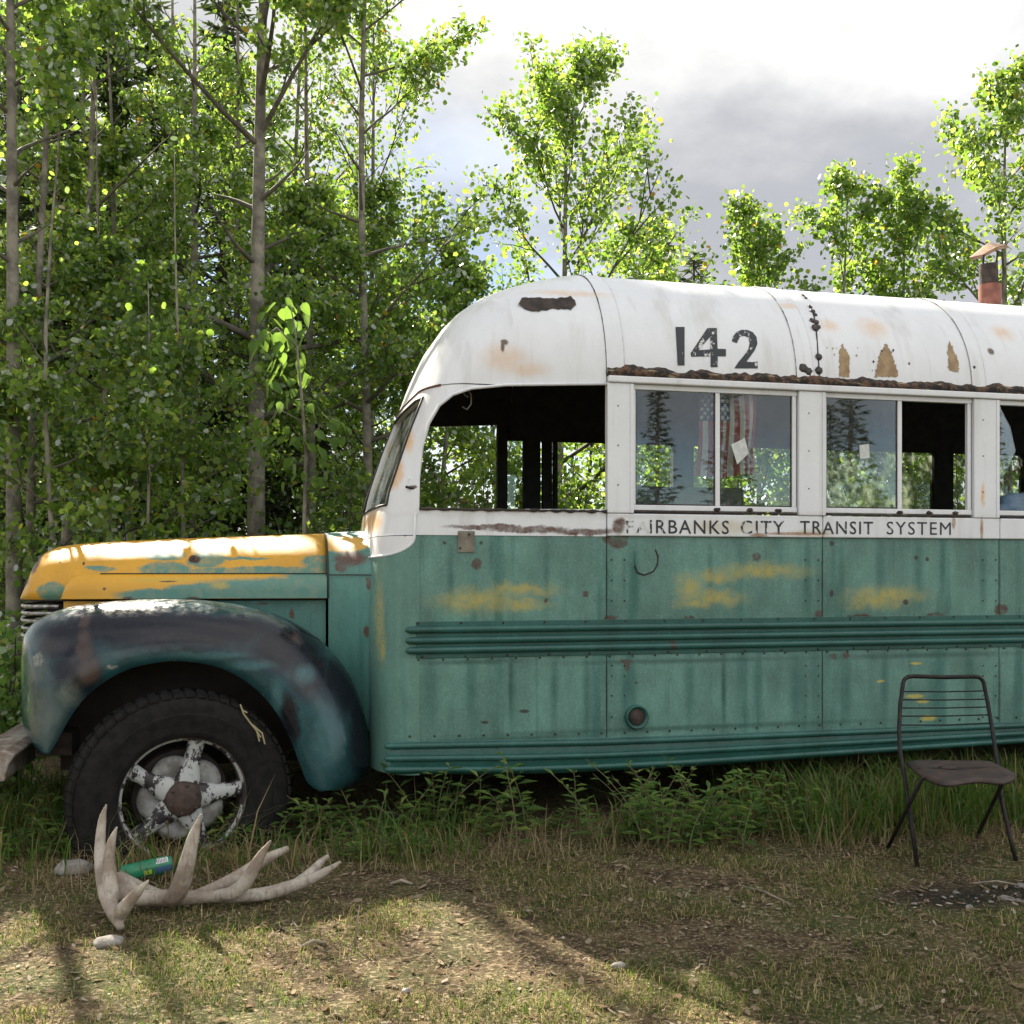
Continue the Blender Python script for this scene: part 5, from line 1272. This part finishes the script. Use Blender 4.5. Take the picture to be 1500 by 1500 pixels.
# --- shrubs
sh = [(-30, 7.6, 1.5), (60, 8.8, 1.6), (130, 8.2, 1.3), (215, 8.8, 1.8), (300, 9.2, 1.6), (340, 8.0, 1.35), (430, 8.9, 1.8), (505, 8.3, 1.9), (575, 8.8, 2.2), (640, 9.6, 2.4), (720, 9.2, 2.3), (800, 9.8, 2.5), (880, 9.2, 2.3), (960, 9.6, 2.5), (1050, 9.3, 2.4), (1140, 9.8, 2.5), (1230, 9.4, 2.4), (1320, 9.6, 2.5), (1410, 9.2, 2.5), (1500, 9.6, 2.6), (150, 11, 2.6), (260, 11.5, 2.8), (380, 12, 2.8), (480, 12, 2.6), (40, 11.5, 2.6), (-80, 10, 2.4)]
def sh_zone(px): return 'left of the bus' if px < 100 else 'behind the hood' if px < 540 else 'behind the bus windows'
for k, (px, t, H) in enumerate(sh):
    wl = sh_zone(px); rank = sorted(q for q in sh if sh_zone(q[0]) == wl).index((px, t, H))
    shrub(px, t, H, .75, 1700 if px < 540 else 2600, 'dense leafy shrub ' + wl + ', ' + ORD[rank] + ' there from the left', 80 + k, mat=(aspen_leaf if px > 540 or k % 3 == 0 else dull_leaf), group='shrubs ' + wl, leaf=.055)
for k, (px, t, H, n_) in enumerate([(-10, 5.6, .85, 1500), (18, 6.1, 1.0, 1500), (-60, 5.2, .8, 1200)]):
    shrub(px, t, H, .35, n_, ['low weedy bush at the left edge nearest the grille', 'low weedy bush at the left edge behind its neighbours', 'low weedy bush cut by the left edge in front'][k], 120 + k, leaf=.04, group='low bushes at the left edge', shape='round', mat=weed_leaf, name='weedy_bush', spread=.06)

# --- young poplar with big leaves behind the hood: every leaf a part
sap = empty('poplar_sapling', GT(440, 6.9), 'young poplar with large bright hanging leaves behind the hood', 'tree')
s0 = GT(440, 6.9)
stem = [s0, PT(446, 760, 6.9), PT(448, 660, 6.85), PT(440, 560, 6.8), PT(432, 480, 6.75), PT(425, 446, 6.72)]
MB().tube(stem, [.018, .015, .012, .009, .006, .003], 6).build('trunk', bark_pale, sap, smooth=True)
for q in ([(436, 510, 6.78), (405, 480, 6.7), (380, 500, 6.66)], [(446, 620, 6.83), (410, 600, 6.75), (385, 630, 6.7)], [(448, 650, 6.85), (480, 610, 6.8), (500, 620, 6.75)]):
    MB().tube([PT(*a) for a in q], [.005, .004, .002], 4).build('branch', bark_pale, sap, smooth=True)
lm = MB(); v = []
for i in range(9):
    f = i / 8; hw = .36 * math.sin(math.pi * min(1, f ** .62)) ** .85 * (1 - .15 * f)
    v.append([(f, -hw, .06 * hw - .10 * f * f), (f, -hw * .5, -.03), (f, 0, -.06 - .10 * f * f), (f, hw * .5, -.03), (f, hw, .06 * hw - .10 * f * f)])
leaf_me = lm.grid(v).mesh('leaf', poplar_leaf, True)
spots = [(430, 448), (412, 452), (447, 456), (400, 466), (440, 470), (425, 476), (382, 492), (396, 488), (376, 508), (389, 515), (410, 500), (436, 500), (446, 490), (404, 525), (420, 530), (440, 525), (412, 545), (430, 555), (446, 545), (398, 560), (420, 580), (442, 585), (456, 600), (472, 605), (486, 612), (500, 618), (470, 630), (405, 600), (390, 620), (380, 640), (402, 640), (418, 625), (434, 640), (452, 650), (395, 665), (470, 655), (490, 640), (425, 670), (445, 690), (415, 705), (460, 700), (478, 690)]
spots += [(a + random.uniform(-14, 14), b + random.uniform(-14, 14)) for a, b in spots]
for k, (a, b) in enumerate(spots):
    o = link('leaf', leaf_me, sap); p = PT(a, b, 6.72 + .18 * random.random()); o.location = Vector(p) - wloc(sap)
    s = random.uniform(.085, .125) * (1.0 if b < 560 else .85); o.scale = (s, s, s)
    o.rotation_euler = (random.uniform(-.9, .9), R(random.uniform(35, 85)), random.uniform(0, 6.28))

# --- weeds in front of the bus
def weed(px, py, h, ns, label, seed, ll=.115, sp=.12, mat=weed_leaf, group=None, dens=1.0):
    rr = random.Random(seed); b = G(px, py); root = empty('weed_plant', b, label, 'weed', group); st = MB(); P_, A_, S_ = [], [], []
    for i in range(ns):
        f0 = b + np.array((rr.gauss(0, sp), rr.gauss(0, sp * .6), 0)); hh = h * rr.uniform(.35, 1.15); ln = np.array((rr.uniform(-.7, .7), rr.uniform(-.7, .25), 0)) * hh
        pts = [f0 + ln * g * g + np.array((0, 0, hh * g)) for g in np.linspace(0, 1, 6)]; st.tube(pts, [.004, .0035, .003, .0025, .002, .001], 4, cap=False)
        n = int(rr.uniform(9, 22) * dens)
        for j in range(n):
            g = .12 + .88 * j / n; q = f0 + ln * g * g + np.array((0, 0, hh * g)); az = j * 2.4 + rr.random(); e = .15 + .8 * g * rr.random()
            P_.append(q); A_.append((math.cos(az), math.sin(az), e)); S_.append(ll * rr.uniform(.6, 1.15) * (1.1 - .5 * g))
    st.build('stem', stem_green, root)
    a = norm(np.array(A_, float)); pos = np.array(P_); s = np.array(S_)[:, None]; side = norm(np.cross(a, np.tile((0, 0, 1.0), (len(a), 1)))); up = np.cross(side, a)
    wv_ = .13
    mid = pos + a * s * .45 + up * s * .03; tip = pos + a * s + np.array((0, 0, -1)) * s * .22
    V = np.stack([pos, mid + side * s * wv_, tip, mid - side * s * wv_], 1).reshape(-1, 3)
    link('foliage', fast_mesh('foliage', V, 4, mat), root); return root
for k, a in enumerate([(585, 1228, .30, 8, 'leafy weed below the front end of the skirt rails'), (655, 1212, .30, 7, 'upright weed touching the skirt right behind the fender'), (735, 1222, .28, 5, 'thin weed beside the black gap under the bus'),
                       (905, 1228, .31, 8, 'weed at the left side of the big bushy clump'), (965, 1240, .35, 13, 'big bushy green weed in front of the skirt middle'), (1015, 1236, .31, 10, 'weed at the right side of the big bushy clump'),
                       (1070, 1228, .27, 7, 'weed between the bushy clump and the tall grass'), (262, 1238, .20, 5, 'small weed growing before the hub of the front wheel'), (180, 1240, .16, 5, 'weed hiding the foot of the front tyre on its left'), (340, 1236, .17, 6, 'weed hiding the foot of the front tyre on its right'), (398, 1205, .30, 3, 'weed growing at the rear edge of the front tyre'),
                       (60, 1255, .20, 6, 'sunlit yellowish weed at the lower left edge'), (20, 1235, .26, 6, 'tall sunlit weed at the far left edge'), (470, 1235, .18, 4, 'weed under the rear tip of the fender'), (545, 1256, .12, 4, 'little bright weed in front of the cowl'), (620, 1248, .08, 3, 'small pale weed lying before the bus'),
                       (1140, 1225, .24, 6, 'weed in the tall grass left of the chair'), (800, 1215, .12, 3, 'low weed in the dark gap under the bus')]):
    weed(a[0], a[1], a[2] * 1.18, a[3] + 2, a[4], 200 + k, sp=.05 + .010 * a[3], group=None, ll=random.Random(k).uniform(.08, .13) if a[2] > .15 else .07)
tw = empty('dry_stalk', PT(385, 1085, 4.75), 'dry straw stalk caught inside the wheel arch', 'stalk')
for pts in ([(352, 1032), (357, 1046), (366, 1058), (374, 1068), (382, 1080)], [(376, 1070), (380, 1086)], [(370, 1062), (384, 1074), (388, 1090)], [(354, 1040), (362, 1044)]):
    MB().tube([P(x, y, -.02) for x, y in pts], .0035, 5).build('straw', plain('straw', (0.42, 0.36, 0.2), .9), tw)

# --- spruces on the other side of the clearing, mirrored in the window panes
for k, (x, y, H) in enumerate([(2.5, -25, 7.0), (5.0, -28, 6.0), (6.6, -24, 8.0), (8.2, -29, 6.2), (9.6, -26, 7.6), (11.5, -25, 8.6), (13.2, -28, 6.6), (15.0, -24, 8.2), (17.0, -29, 7.0), (19.5, -26, 8.0), (0, -30, 7), (22, -27, 7.5)]):
    spruce(0, 0, H, 1.2, 'spruce across the clearing mirrored in the bus windows', 300 + k, 2600, group='spruces across the clearing', foot=(x, y, 0))
for k in range(16):
    aspen(0, 0, 2.6 + (k % 3) * .5, .04, .5, 1.3, 700, 'bush across the clearing mirrored in the bus windows', 330 + k, leaf=.16, nl=12, shape='quad', group='bushes across the clearing', mat=dull_leaf, bark=bark_dark, sub=3, spread=.2, gap=False, foot=(-2 + k * 1.6, -22 - (k * 7) % 5, 0), name='clearing_bush')
